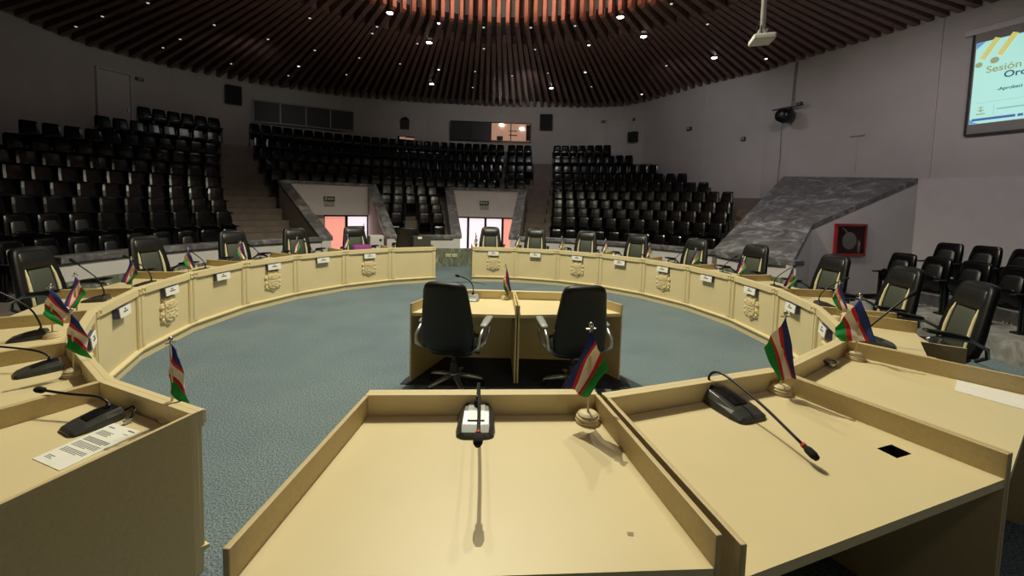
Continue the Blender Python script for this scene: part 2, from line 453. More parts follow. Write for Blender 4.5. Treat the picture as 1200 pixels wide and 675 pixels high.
# marble ramp and white tunnel wall on the right
F_, E_, D_, C_, A_ = pol(6.5, 53.6, .95), pol(6.5, 69.6, .95), Vector((7.06, 9.61, 1.65)), Vector((10.12, 10.30, 2.85)), Vector((8.80, 13.42, 3.07))
rm = MB(); top = [F_, E_, D_, C_, A_]
rings = [[v - Vector((0, 0, .14)) for v in top], top]
rm.loft(rings)
struct(rm.build('trim_ramp', M['marble']))
wm = MB()
for a, b in ((E_, D_), (D_, C_)):
    dd = (b - a).to_2d().normalized(); nn = Vector((-dd.y, dd.x)) * .12
    p = [a.to_2d(), b.to_2d(), b.to_2d() + nn, a.to_2d() + nn]
    wm.prism(p, [-.05] * 4, [a.z - .12, b.z - .12, b.z - .12, a.z - .12])
struct(wm.build('wall_tunnel', M['white']))
wm = MB()                                          # left flank of the ramp
dd = (A_ - F_).to_2d().normalized(); nn = Vector((-dd.y, dd.x)) * -.1
wm.prism([F_.to_2d(), A_.to_2d(), A_.to_2d() + nn, F_.to_2d() + nn], [-.9] * 4, [F_.z - .14, A_.z - .14, A_.z - .14, F_.z - .14])
struct(wm.build('wall_ramp', M['concrete']))
# ledge where the upper wall steps back over the lower one, and the upright seam above it
u = Vector((12.4 - 10.28, 5.2 - 10.23)).normalized(); nw = Vector((u.y, -u.x))     # nw points into the hall?
if nw.dot(Vector((CX, CY)) - Vector((10.28, 10.23))) < 0: nw = -nw
tm = MB(); a = Vector((10.22, 10.35)); b = a + u * 5.2
tm.prism([a, b, b + nw * .10, a + nw * .10], -.05, 2.82)
struct(tm.build('wall_right_lower', M['white']))
tm = MB(); a = Vector((10.28, 10.23)); tm.prism([a, a + u * .05, a + u * .05 + nw * .03, a + nw * .03], 2.9, 6.7)
struct(tm.build('trim_seam', M['wall']))
# steps beside the tunnel wall and stone tiers of the side bank
tm = MB()
tm.sector(7.0, 7.9, 77.0, 103, -.02, .33); tm.sector(7.9, 9.0, 79.0, 103, -.02, .53)
tm.sector(7.1, 7.9, 73.2, 76.99, -.02, .16)
struct(tm.build('floor_side_tiers', M['stone']))

# ---------------------------------------------------------------- windows, openings and fittings of the walls
def wall_frame(i, s, z):
    """a point on wall segment i at fraction s, with its facing angle (local -y looks into the hall)"""
    p = Vector(W[i]); q = Vector(W[i + 1]); u = (q - p).normalized(); n_ = Vector((u.y, -u.x))
    c = p.lerp(q, s)
    if n_.dot(Vector((CX, CY)) - c) < 0: u = -u; n_ = -n_
    # x axis so that -y = n_
    ang = math.atan2(-n_.x, n_.y) + PI
    return Vector((c.x, c.y, z)), ang
def setroot(name, loc, ang):
    o = bpy.data.objects.new(name, None); COL.objects.link(o); o.location = loc; o.rotation_euler = (0, 0, ang); return struct(o)
def window(idx, p, q, z0, z1, panes, lit=()):
    p = Vector(p); q = Vector(q); d = (q - p).normalized(); ang = math.atan2(d.y, d.x)
    L = (q - p).length
    root = setroot('window_%d' % idx, (p.x, p.y, z0), ang)
    fr = MB()
    for i in range(panes + 1): fr.box((L * i / panes, -.04, (z1 - z0) / 2), (.05, .07, z1 - z0 + .05))
    fr.box((L / 2, -.04, 0), (L, .07, .05)); fr.box((L / 2, -.04, z1 - z0), (L, .07, .05))
    fr.build('window_frame', M['silver_plastic'] if not lit else M['dark_metal'], root)
    for i in range(panes):
        g = MB(); g.box((L * (i + .5) / panes, -.03, (z1 - z0) / 2), (L / panes - .05, .02, z1 - z0 - .05))
        g.build('window_pane', M['booth'] if i in lit else M['glass_dark'], root)
    return root
window(1, (-11.03, 17.50), (-7.52, 19.34), 5.13, 6.02, 4)
window(2, (-3.10, 20.18), (0.78, 20.40), 5.0, 5.88, 4, lit=(2, 3))
# the lit booth: lamps, shelf and equipment seen behind the right-hand panes
bx = thing('booth_ceiling_lamp', 'bright lamp behind the left lit pane of the control booth window', 'lamp', (-.65, 20.27, 5.78), 0, 'control booth lamps')
b = MB(); b.box((0, 0, 0), (.2, .04, .08)); b.build('lamp_body', M['lens'], bx, bevel=.02)
b2 = copy_tree(bx); b2.location = (.35, 20.33, 5.62); b2['label'] = 'bright lamp behind the right lit pane of the control booth window'
bx = thing('booth_monitor', 'small dark monitor behind the left lit pane of the control booth', 'monitor', (-.72, 20.28, 5.02))
b = MB(); b.box((0, 0, .12), (.3, .04, .2)); b.build('monitor_screen', M['black'], bx, bevel=.01); b = MB(); b.box((0, 0, .015), (.14, .05, .03)); b.build('monitor_stand', M['black'], bx)
bx = thing('booth_shelf', 'reddish brown wall shelf in the lit control booth', 'shelf', (-.12, 20.32, 5.3))
b = MB(); b.box((0, 0, 0), (.5, .04, .05)).box((0, 0, .2), (.5, .04, .04)); b.build('shelf_board', M['booth_dark'], bx)
bx = thing('booth_curtain', 'brown curtain at the right edge of the lit control booth window', 'curtain', (.66, 20.35, 5.05))
b = MB(); b.loft([[Vector((-.1 + .02 * k, -.01 - .015 * (k % 2), z)) for k in range(11)] for z in (0, .78)], cap=False, closed=False)
o = b.build('curtain_cloth', M['booth_dark'], bx); o.modifiers.new('t', 'SOLIDIFY').thickness = .006

def speaker_box(label, i, s, z, w_, h_):
    loc, ang = wall_frame(i, s, z)
    t = thing('wall_speaker', label, 'speaker', loc, ang, 'speaker cabinets on the walls')
    b = MB(); b.box((0, -.14, h_ / 2), (w_, .26, h_)); b.build('speaker_case', M['black'], t, bevel=.02)
    b = MB(); b.box((0, -.275, h_ / 2), (w_ - .06, .012, h_ - .06)); b.build('grille', M['speaker'], t)
    b = MB(); b.box((0, -.01, h_ / 2), (w_ * .3, .03, h_ * .5)); b.build('bracket', M['dark_metal'], t)
speaker_box('large black speaker cabinet left of the four-pane dark window', 3, .70, 5.70, .56, .74)
speaker_box('black speaker cabinet right of the lit control booth', 7, .45, 5.58, .60, .74)
speaker_box('small black speaker low on the wall beside the upper door', 9, .60, 4.95, .42, .46)
loc, ang = wall_frame(5, .74, 5.38)
t = thing('wall_niche', 'grey lantern-shaped wall fitting between the two booth windows', 'wall fitting', loc, ang)
b = MB(); b.prism([(-.2, -.08), (.2, -.08), (.2, 0), (-.2, 0)], 0, .46); b.build('fitting_body', M['dark_metal'], t, bevel=.02)
b = MB(); b.loft([[Vector((-.2, -.08, .46)), Vector((.2, -.08, .46)), Vector((.2, 0, .46)), Vector((-.2, 0, .46))], [Vector((-.08, -.06, .58)), Vector((.08, -.06, .58)), Vector((.08, 0, .58)), Vector((-.08, 0, .58))]]); b.build('fitting_top', M['dark_metal'], t)
loc, ang = wall_frame(5, .757, 4.84)
root = setroot('window_3', loc, ang)
b = MB(); b.box((0, -.03, .1), (.8, .05, .22)); b.build('window_frame', M['dark_metal'], root)
b = MB(); b.box((-.16, -.06, .12), (.3, .02, .1)).box((.19, -.06, .1), (.38, .02, .08)); b.build('window_pane', M['booth'], root)
# upper doors: back right and back left
loc, ang = wall_frame(8, .80, 3.80)
root = setroot('door_3', loc, ang)
b = MB(); b.box((-.42, -.04, 1.14), (.08, .08, 2.28)).box((.42, -.04, 1.14), (.08, .08, 2.28)).box((0, -.04, 2.30), (.92, .08, .08)); b.build('door_frame', M['wall'], root)
b = MB(); b.box((0, -.02, 1.13), (.76, .03, 2.26)); b.build('door_leaf', M['wall'], root); b = MB(); b.box((.3, -.06, 1.05), (.03, .06, .12)); b.build('door_handle', M['metal'], root)
loc, ang = wall_frame(2, .26, 3.80)
root = setroot('door_4', loc, ang)
b = MB(); b.box((-.44, -.05, 1.14), (.06, .1, 2.28)).box((.44, -.05, 1.14), (.06, .1, 2.28)).box((0, -.05, 2.30), (.94, .1, .06)); b.build('door_frame', M['white'], root)
b = MB(); b.box((0, -.02, 1.13), (.82, .03, 2.26)); b.build('door_leaf', M['white'], root); b = MB(); b.box((.34, -.06, 1.05), (.03, .06, .12)); b.build('door_handle', M['metal'], root)
loc, ang = wall_frame(2, .57, 5.97)
t = thing('door_sign', 'small dark sign on the left wall beside the pale upper door', 'sign', loc, ang)
b = MB(); b.box((0, -.03, .05), (.24, .04, .11)); b.build('sign_plate', M['black'], t, bevel=.005)
b = MB(); b.box((0, -.053, .05), (.16, .006, .03)); b.build('lettering', M['sign_pale'], t)
loc, ang = wall_frame(8, .45, 5.95)
t = thing('door_sign', 'small dark sign on the back wall left of the upper right door', 'sign', loc, ang)
b = MB(); b.box((0, -.03, .06), (.2, .04, .12)); b.build('sign_plate', M['black'], t, bevel=.005)
b = MB(); b.box((0, -.053, .06), (.12, .006, .03)); b.build('lettering', M['sign_pale'], t)
for lab, i, s, z, sx in (('small grey junction box high on the right wall near the rear seats', 10, .8, 5.08, .2), ('small grey junction box on the right wall nearer the wall speaker', 11, .7, 4.42, .15), ('small dark junction box by the upper right door', 9, .55, 5.95, .1)):
    loc, ang = wall_frame(i, s, z)
    t = thing('junction_box', lab, 'junction box', loc, ang, 'junction boxes on the right wall')
    b = MB(); b.box((0, -.04, .06), (sx, .07, .13)); b.build('box_body', M['dark_metal'], t, bevel=.01)
    b = MB(); b.box((0, -.08, .06), (sx * .7, .015, .08)); b.build('box_lid', M['silver_plastic'], t)
# round speaker on a bracket, right wall, with its cables
loc, ang = wall_frame(13, .01, 4.62)
t = thing('horn_speaker', 'black rounded horn speaker on a bracket with cables on the right wall', 'speaker', loc, ang)
b = MB(); b.lathe([(.05, -.62), (.2, -.6), (.235, -.4), (.22, -.2), (.12, -.08), (.02, -.06)], (0, 0, .33), 24, Matrix.Rotation(R(-90), 3, 'X') @ Matrix.Rotation(0, 3, 'Z')); b.build('horn_body', M['plastic'], t, smooth=True)
b = MB(); b.box((-.05, -.22, .62), (.95, .05, .04)).box((-.05, -.1, .62), (.05, .22, .05)); b.box((.3, -.22, .66), (.16, .1, .1)); b.build('bracket', M['dark_metal'], t, bevel=.005)
b = MB()
for k in range(2):
    b.tube([(-.04 + .06 * k, -.03, .62), (-.03 + .05 * k, -.02, 1.2), (.0 + .05 * k, -.02, 2.05)], .008, 6)
b.tube([(-.2, -.1, .4), (-.32, -.02, .0), (-.30, -.015, -.9), (-.33, -.02, -1.75)], .007, 6)
b.build('cable', M['black'], t)
loc, ang = wall_frame(14, .02, 3.1)
t = thing('wall_conduit', 'thin grey conduit with a T-shaped bracket on the right wall over the ramp', 'conduit', loc, ang)
b = MB(); b.box((0, -.015, .5), (.025, .02, 1.0)); b.build('conduit_pipe', M['wall'], t); b = MB(); b.box((0, -.03, 1.03), (.36, .05, .05)); b.build('bracket', M['wall'], t, bevel=.005)

# fire hose cabinet on the tunnel wall
dd = (C_ - D_).to_2d().normalized(); ang = math.atan2(dd.y, dd.x)
t = thing('fire_hose_cabinet', 'red glazed fire hose cabinet on the white tunnel wall', 'fire cabinet', (8.15, 9.845, .93), ang)
b = MB()
for x in (-.44, .44): b.box((x, -.02, .36), (.06, .06, .76))
for z in (0, .72): b.box((0, -.02, z), (.94, .06, .06))
b.build('cabinet_frame', M['red'], t, bevel=.006)
b = MB(); b.box((0, .005, .36), (.84, .02, .7)); b.build('cabinet_back', mat('dark_red_inside', lin(60, 16, 18), .6, nscale=8), t)
b = MB(); b.lathe([(.06, -.02), (.2, -.018), (.21, 0), (.2, .018), (.06, .02)], (-.02, -.012, .34), 28, Matrix.Rotation(R(90), 3, 'X')); b.build('hose_reel', M['hose'], t, smooth=False)
b = MB(); b.lathe([(.01, 0), (.035, .01), (.036, .2), (.04, .25), (.015, .27), (.015, .31)], (.27, -.012, .05), 16); b.build('extinguisher_bottle', M['hose'], t, smooth=True)
b = MB(); b.tube([(-.1, -.012, .52), (-.16, -.015, .6), (-.25, -.015, .64)], .02, 8); b.build('hose_nozzle', M['hose'], t)
gm = bpy.data.materials.new('cabinet_glass'); gm.use_nodes = True
pb = gm.node_tree.nodes['Principled BSDF']; pb.inputs['Transmission Weight'].default_value = 1; pb.inputs['Roughness'].default_value = .03; pb.inputs['IOR'].default_value = 1.1
b = MB(); b.box((0, -.045, .36), (.84, .005, .68)); b.build('glass_door', gm, t)

# ---------------------------------------------------------------- projection screen
def text_mesh(body, size, depth=.004):
    c = bpy.data.curves.new('lettering', 'FONT'); c.body = body; c.size = size; c.extrude = depth; c.offset = size * .018
    o = bpy.data.objects.new('lettering', c); COL.objects.link(o)
    dg = bpy.context.evaluated_depsgraph_get(); me = bpy.data.meshes.new_from_object(o.evaluated_get(dg)); bpy.data.objects.remove(o)
    return me
def add_text(body, size, m, parent, loc, name='lettering', rot=(R(90), 0, 0)):
    me = text_mesh(body, size); me.materials.clear(); me.materials.append(m)
    o = bpy.data.objects.new(name, me); COL.objects.link(o); o.parent = parent; o.location = loc; o.rotation_euler = rot; return o
ang = math.atan2(u.y, u.x)
sp = Vector((10.52, 9.66)) + nw * .05
t = thing('projection_screen', 'framed projection screen showing a pale session slide on the right wall', 'screen', (sp.x, sp.y, 3.80), ang)
SW = 3.4
def E_mat(name, c, s): return mat(name, lin(*c), .6, emit=lin(*c), estr=s, nscale=2, namt=.02)
b = MB(); b.box((SW / 2, .0, 1.14), (SW, .04, 2.24)); b.build('screen_fabric', mat('screen_fabric', lin(150, 146, 142), .8, nscale=4, namt=.03), t)
b = MB(); b.box((0, -.01, 1.14), (.04, .06, 2.28)).box((SW, -.01, 1.14), (.04, .06, 2.28)).box((SW / 2, -.01, 0), (SW, .06, .04)); b.build('screen_frame', M['black'], t)
b = MB(); b.box((SW / 2, -.02, 2.33), (SW + .3, .12, .14)); b.build('screen_case', M['white'], t, bevel=.02)
img = MB(); img.box((.05 + 1.65, -.024, 1.15), (3.3, .004, 1.82)); im = img.build('projected_slide', E_mat('slide_white', (172, 224, 214), .80), t)
def bit(name, m, boxes, depth=.004):
    b = MB()
    for x, z, sx, sz, rot in boxes: b.box((x, -.028, z), (sx, depth, sz), rot=Matrix.Rotation(rot, 3, 'Y'))
    return b.build(name, m, im, bevel=0)
YEL = E_mat('slide_yellow', (206, 200, 120), .75); BLU = E_mat('slide_blue', (96, 150, 205), .75); GRN = E_mat('slide_olive', (150, 165, 120), .7); DRK = E_mat('slide_dark', (62, 92, 110), .6); NAV = E_mat('slide_navy', (70, 100, 165), .7); PAL = E_mat('slide_pale_text', (140, 185, 175), .7)
bit('yellow_bar', YEL, [(.27, 1.88, .10, .46, R(28)), (.53, 1.90, .10, .46, R(28))])
b = MB(); b.lathe([(.001, 0), (.06, 0), (.06, .004), (.001, .004)], (.12, -.028, 1.56), 18, Matrix.Rotation(R(90), 3, 'X')); b.lathe([(.001, 0), (.07, 0), (.07, .004), (.001, .004)], (.36, -.028, 1.60), 18, Matrix.Rotation(R(90), 3, 'X')); b.build('dot', GRN, im)
b = MB(); b.poly([(.055, -.029, 2.055), (.20, -.029, 2.055), (.055, -.029, 1.92)]); b.poly([(.055, -.029, .245), (.20, -.029, .245), (.12, -.029, .28), (.055, -.029, .36)]); b.build('blue_corner', BLU, im)
add_text('Sesión', .205, GRN, im, (.24, -.028, 1.35), 'title_text'); add_text('Ord', .195, DRK, im, (.52, -.028, 1.18), 'title_text')
add_text('C', .16, GRN, im, (.80, -.028, 1.66), 'heading_text')
add_text('-Aprobaci', .092, DRK, im, (.44, -.028, .92), 'line_text')
bit('rule_line', PAL, [(1.7, .70, 3.1, .008, 0), (.42, .52, .008, .22, 0)])
bit('logo_mark', GRN, [(.22, .55, .02, .12, 0), (.22, .60, .08, .02, 0), (.19, .53, .05, .02, R(35)), (.25, .53, .05, .02, R(-35)), (.22, .45, .14, .025, 0)])
bit('small_line', PAL, [(.72, .52, .5, .03, 0)])
bit('navy_bar', NAV, [(.42, .33, .66, .055, 0), (.82, .33, .08, .055, 0)])

# projector on its ceiling pole
t = thing('projector', 'white projector hanging from a ceiling pole in front of the slats', 'projector', (3.49, 6.0, 4.36), R(70))
b = MB(); b.box((0, 0, .01), (.42, .28, .075), rot=Matrix.Rotation(R(-6), 3, 'Y')); b.build('projector_body', M['white'], t, bevel=.02, seg=3)
b = MB(); b.box((0, -.152, .02), (.14, .01, .04), rot=Matrix.Rotation(R(-6), 3, 'Y')); b.build('vent', M['dark_metal'], t)
b = MB(); b.lathe([(.001, 0), (.04, 0), (.045, .03), (.03, .035)], (.2, .06, -.0), 16, Matrix.Rotation(R(90), 3, 'Y')); b.build('lens', M['glass_dark'], t, smooth=True)
b = MB(); b.tube([(0, 0, .1), (0, 0, 2.34)], .035, 14); b.tube([(.05, .0, .2), (.045, .02, 1.2), (.05, .02, 2.34)], .012, 8); b.build('pole', M['white'], t, smooth=True)
b = MB(); b.box((0, 0, .09), (.14, .12, .09)); b.box((-.07, 0, .05), (.03, .2, .06)).box((.07, 0, .05), (.03, .2, .06)); b.build('mount_bracket', M['silver_plastic'], t, bevel=.008)
b = MB(); b.tube([(.03, .03, .28), (.10, .06, .22), (.14, .05, .12), (.12, .02, .05)], .009, 8); b.tube([(-.03, .02, .2), (-.12, .04, .14), (-.1, .02, .05)], .008, 8); b.build('cable', M['black'], t)

# ---------------------------------------------------------------- ceiling spotlights
LIGHTS = [(-2.62, 12.52, 2), (-3.39, 16.79, 2), (-3.23, 10.66, 2), (-2.09, 11.18, 1), (-0.91, 11.36, 0), (3.51, 11.69, 2), (2.57, 10.56, 2), (1.44, 16.95, 2), (2.12, 12.39, 1), (6.19, 13.14, 2),
          (-7.82, 15.02, 1), (-6.44, 15.86, 0), (-8.81, 16.16, 0), (5.28, 17.47, 1), (4.99, 13.94, 0), (7.79, 13.1, 1), (1.14, 15.04, 0), (2.45, 14.84, 1), (3.0, 16.57, 0), (3.56, 9.82, 0), (4.87, 10.81, 0),
          (1.52, 11.11, 0), (0.36, 11.29, 0), (-1.01, 12.87, 0), (0.56, 12.83, 0), (-0.15, 15.44, 0), (-1.48, 15.07, 0), (-1.77, 17.12, 0), (-2.78, 14.98, 1), (-4.02, 14.46, 0), (-5.25, 13.98, 0), (-4.12, 11.95, 0),
          (-3.83, 11.49, 0), (-6.45, 13.39, 0), (-5.46, 11.07, 0), (-7.46, 12.58, 0), (-8.4, 11.66, 0), (-10.24, 12.76, 0), (-10.18, 14.93, 0), (-9.17, 10.46, 0), (-11.14, 11.3, 0), (-12.62, 12.02, 0), (-11.41, 13.52, 0), (-2.99, 12.61, 0)]
def make_spot(k):
    t = thing('ceiling_spotlight', '', 'spotlight', (0, 0, CEIL), 0, 'spotlights between the roof slats')
    b = MB(); r = .10 if k == 2 else .055 if k == 1 else .045
    b.lathe([(r * .9, .10), (r, .10), (r, -.02), (r * .82, -.03), (r * .82, -.01)], (0, 0, 0), 16); b.build('lamp_can', M['black'], t)
    b = MB(); b.ball((0, 0, -.02), (r * .8, r * .8, .03), 10); b.build('lamp_lens', (M['lens_dim'], M['lens_mid'], M['lens'])[k], t, smooth=True)
    return t
protos = [None, None, None]
order = sorted(range(len(LIGHTS)), key=lambda i: LIGHTS[i][0] / LIGHTS[i][1])
cnt = [0, 0, 0]
for i in order:
    x, y, k = LIGHTS[i]
    if protos[k] is None: protos[k] = make_spot(k); o = protos[k]
    else: o = copy_tree(protos[k])
    o.location = (x, y, CEIL)
    o['label'] = ('tiny dim spotlight among the roof slats, %s dim one from the left', 'small lit spotlight among the roof slats, %s of its kind from left', 'bright glaring spotlight among the roof slats, %s bright one from the left')[k] % ordn(cnt[k])
    cnt[k] += 1
    if k == 2:
        lamp('spotlight_glow', 'SPOT', (x, y, CEIL - .08), 26, (1, .96, .95), target=(x, y, 0), size=.06, spot_size=R(110), spot_blend=.8)

# ---------------------------------------------------------------- auditorium seats
def sq(hw, th, n=14, e=.55):
    out = []
    for k in range(n):
        a = 2 * PI * k / n; c, s = math.cos(a), math.sin(a)
        out.append((hw * math.copysign(abs(c) ** e, c), th * math.copysign(abs(s) ** e, s)))
    return out
def seat_back(mb, n=12):
    rings = []
    for z, hw, th, y in ((.30, .165, .02, -.05), (.34, .19, .032, -.055), (.55, .192, .036, -.085), (.75, .182, .034, -.125), (.87, .168, .030, -.15), (.91, .152, .024, -.16), (.925, .12, .01, -.163)):
        rings.append([Vector((px, py + y, z)) for px, py in sq(hw, th, n)])
    mb.loft(rings)
def seat_pan(mb, n=12):
    rings = []
    for s, hw, th in ((0, .14, .015), (.04, .175, .03), (.14, .178, .035), (.22, .165, .03), (.26, .12, .012)):
        # folded up: pan rises in front of the back
        rings.append([Vector((px, .0 + py * .9 + .08 * s / .26, .36 + s)) for px, py in sq(hw, th, n)])
    mb.loft(rings)
def seat_arm(mb, x):
    mb.box((x, .02, .27), (.028, .07, .54)); mb.box((x, .06, .555), (.042, .26, .03)); mb.box((x, .02, .015), (.06, .22, .03))
def seat_back_pad(mb):  # shallow pad on the front of the seat back
    rings = []
    for z, hw, y in ((.40, .12, -.018), (.60, .125, -.046), (.76, .11, -.083), (.80, .07, -.093)):
        rings.append([Vector((px, py + y, z)) for px, py in sq(hw, .012, 10)])
    mb.loft(rings)
def seat_parts_proto():
    t = thing('auditorium_seat', '', 'auditorium seat')
    b = MB(); seat_back(b, 18); bk = b.build('seat_back', M['seat'], t, smooth=True)
    b = MB(); seat_back_pad(b); b.build('back_pad', M['seatpad'], bk, smooth=True)
    b = MB(); seat_pan(b, 18); b.build('seat_pan', M['seat'], t, smooth=True)
    for x in (-.2, .2):
        b = MB(); seat_arm(b, x); b.build('armrest', M['plastic'], t, bevel=.008)
    return t
def seat_single_mesh():
    b = MB().use(M['seat']); seat_back(b, 12); seat_pan(b, 10); b.use(M['plastic']); seat_arm(b, -.2); seat_arm(b, .2)
    o = b.build('auditorium_seat', None, None); return o

def inview(P):
    a, b_, c = P.x, P.y, P.z - CAM_H
    if b_ < .5: return False
    px = 600 + 478.7 * a / b_
    return -40 < px < 1240

BLOCKS = [('left block', [(-49.6, -128)], -1), ('middle block', [(-44.9, -.6)], 1), ('narrow block', [(.4, 5.2)], 1), ('right block', [(9.9, 53)], 1)]
outside = []
RIGHT_END = [50.8, 50.4, 49.6, 48.6, 45.4, 40.5, 35.5, 31.0, 25.2, 20.1]          # the rows stop short of the steps along the right wall
cands = []
for i in range(10):
    r, z = ROWR[i], ROWZ[i]
    pitch = .45 - .008 * i
    dA = math.degrees(pitch / r)
    for bi, (bn, _, _) in enumerate(BLOCKS):
        if bi == 0: a0, a1 = -57.0 + .93 * i, -126
        elif bi == 1: a0, a1 = -44.9, -.6
        elif bi == 2: a0, a1 = .3, 5.2
        else: a0, a1 = 12.2 - .32 * i, RIGHT_END[i]
        sgn = -1 if a1 < a0 else 1
        k = 0; a = a0 + sgn * dA * .5; idx = 0
        while (a - a1) * sgn < 0:
            ok = True
            if r < HR + .35:
                for h0, h1 in HATCH:
                    if h0 - .6 < a < h1 + .6: ok = False
                if -23.4 < a < -18.6 and i < 3: ok = False
                if bi == 1 and i < 3 and not (-26.6 < a < -15.0): ok = False
            if i > 6 and a < (-70.5, -64, -57.5)[i - 7]: ok = False
            if r > wall_r(a) - .45: ok = False
            P = pol(r, a, z)
            if ok:
                (cands if inview(P) else outside).append((P.length, i, bi, idx, a, P))
                idx += 1
            a += sgn * dA
cands.sort(key=lambda c: c[0])
FROM = {0: 'aisle', 1: 'left aisle', 2: 'left', 3: 'middle aisle'}
detail = seat_parts_proto(); plain = seat_single_mesh(); used_d = used_p = False
nbank = 15
for n_, (dist, i, bi, idx, a, P) in enumerate(cands[:300 - nbank]):
    lab = 'black seat, %s row of the %s, %s from the %s' % (ordn(i), BLOCKS[bi][0], ordn(idx), FROM[bi])
    if dist < 11.6:
        o = detail if not used_d else copy_tree(detail); used_d = True
    else:
        if not used_p: o = plain; used_p = True
        else: o = plain.copy(); COL.objects.link(o)
    o.location = P; o.rotation_euler = (0, 0, PI - R(a))
    tag(o, lab, 'auditorium seat', 'auditorium seats in the terraces')
rest = cands[300 - nbank:] + outside
if rest:
    b = MB().use(M['seat'])
    src = MB(); seat_back(src, 10); seat_pan(src, 8); tmp = src.bm
    src2 = MB(); seat_arm(src2, -.2); seat_arm(src2, .2)
    for dist, i, bi, idx, a, P in rest:
        T = Matrix.Translation(P) @ Matrix.Rotation(PI - R(a), 4, 'Z')
        for s_, mm in ((src, M['seat']), (src2, M['plastic'])):
            b.use(mm); mp = {}
            for v in s_.bm.verts: mp[v] = b.bm.verts.new(T @ v.co)
            for f in s_.bm.faces: b._f([mp[v] for v in f.verts])
    o = b.build('auditorium_seats', None); tag(o, 'far rows of small black auditorium seats under the back wall', 'auditorium seats', None, 'stuff')
# side bank on the right
nb = 0
for ri, (r, z, a0, cntb, nm) in enumerate(((7.5, .33, 79.2, 7, 'front'), (8.45, .53, 79.6, 7, 'back'))):
    for k in range(cntb):
        a = a0 + k * math.degrees(.52 / r)
        o = copy_tree(detail); P = pol(r, a, z)
        o.location = P; o.rotation_euler = (0, 0, PI - R(a)); o.scale = (1.18, 1.08, .98)
        tag(o, 'black folding seat in the side bank, %s row, %s from the tunnel wall' % (nm, ordn(k)), 'auditorium seat', 'seats of the right side bank')

# ---------------------------------------------------------------- desks
def desk(name, label, fa, fb, na, nb, z0=0.0, crest=False, hole=None, sides=(1, 1), cat='desk', group='council desks of the ring', front=True, stiles=True, sidelen=1.0):
    """fa, fb: front corners; na, nb: user-side corners (world xy)"""
    fa, fb, na, nb = map(Vector, (fa, fb, na, nb))
    mid = (fa + fb) / 2; xdir = (fb - fa).normalized(); ang = math.atan2(xdir.y, xdir.x)
    t = thing(name, label, cat, (mid.x, mid.y, z0), ang, group)
    rot = Matrix.Rotation(-ang, 2)
    fa, fb, na, nb = [rot @ (p - mid) for p in (fa, fb, na, nb)]
    if na.y < 0: raise ValueError('orientation ' + label)
    w2 = fb.x
    # worktop
    b = MB()
    ia = fa.lerp(na, .04); ib = fb.lerp(nb, .04)
    da = (na - fa).normalized(); db = (nb - fb).normalized()
    quad = [ia + Vector((.02, 0)), ib - Vector((.02, 0)), nb - Vector((.02, 0)), na + Vector((.02, 0))]
    if hole is None:
        b.prism(quad, .725, .76)
    else:
        hc, hw, hh = hole; hc = rot @ (Vector(hc) - mid)
        hq = [hc + Vector((-hw, -hh)), hc + Vector((hw, -hh)), hc + Vector((hw, hh)), hc + Vector((-hw, hh))]
        for z, flip in ((.76, 0), (.725, 1)):
            for i in range(4):
                j = (i + 1) % 4
                b.poly([(quad[i].x, quad[i].y, z), (quad[j].x, quad[j].y, z), (hq[j].x, hq[j].y, z), (hq[i].x, hq[i].y, z)])
        for Q in (quad, hq):
            for i in range(4):
                j = (i + 1) % 4
                b.poly([(Q[i].x, Q[i].y, .725), (Q[j].x, Q[j].y, .725), (Q[j].x, Q[j].y, .76), (Q[i].x, Q[i].y, .76)])
        bmesh.ops.remove_doubles(b.bm, verts=b.bm.verts, dist=1e-5)
    wt = b.build('worktop', M['laminate'], t)
    if hole is not None:
        h = MB(); hs = [hc + (q - hc) * .97 for q in hq]
        for i in range(4):
            j = (i + 1) % 4
            h.poly([(hs[i].x, hs[i].y, .66), (hs[j].x, hs[j].y, .66), (hs[j].x, hs[j].y, .7595), (hs[i].x, hs[i].y, .7595)])
        h.poly([(q.x, q.y, .66) for q in hs]); h.build('cable_port', M['black'], wt)
    # side boards
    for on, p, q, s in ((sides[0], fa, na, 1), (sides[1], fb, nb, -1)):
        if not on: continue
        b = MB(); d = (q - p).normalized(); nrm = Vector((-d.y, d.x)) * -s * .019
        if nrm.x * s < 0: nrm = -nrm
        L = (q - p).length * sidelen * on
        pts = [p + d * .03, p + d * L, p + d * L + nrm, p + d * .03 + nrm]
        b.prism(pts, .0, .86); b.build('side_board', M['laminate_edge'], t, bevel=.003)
    # front board, rail, plinth
    b = MB(); b.prism([fa, fb, fb + Vector((0, .03)), fa + Vector((0, .03))], 0, .86); b.build('front_board', M['laminate'], t, bevel=.003)
    if front:
        b = MB(); b.box((0, -.016, .815), (2 * w2 - .004, .032, .088)); b.build('top_rail', M['laminate'], t, bevel=.004)
        b = MB(); b.box((0, -.007, .055), (2 * w2 - .002, .014, .11)); b.prism([(-w2, -.042), (w2, -.042), (w2, 0), (-w2, 0)], [.108] * 4, [.128, .128, .142, .142]); b.build('plinth', M['laminate'], t, bevel=.002)
        if stiles:
            for s in (-1, 1):
                b = MB(); b.box((s * (w2 - .042), -.010, .455), (.074, .020, .63)); b.box((s * (w2 - .042), -.023, .455), (.048, .006, .59)); b.build('stile', M['laminate'], t, bevel=.002)
                b = MB()
                x = s * (w2 - .043)
                for dx, dz, sx, sz in ((-.026, 0, .014, .066), (.026, 0, .014, .066), (0, .026, .066, .014), (0, -.026, .066, .014)): b.box((x + dx, -.037, .815 + dz), (sx, .014, sz))
                b.build('rosette', M['laminate'], t, bevel=.002)
        if crest: make_crest(t)
    return t

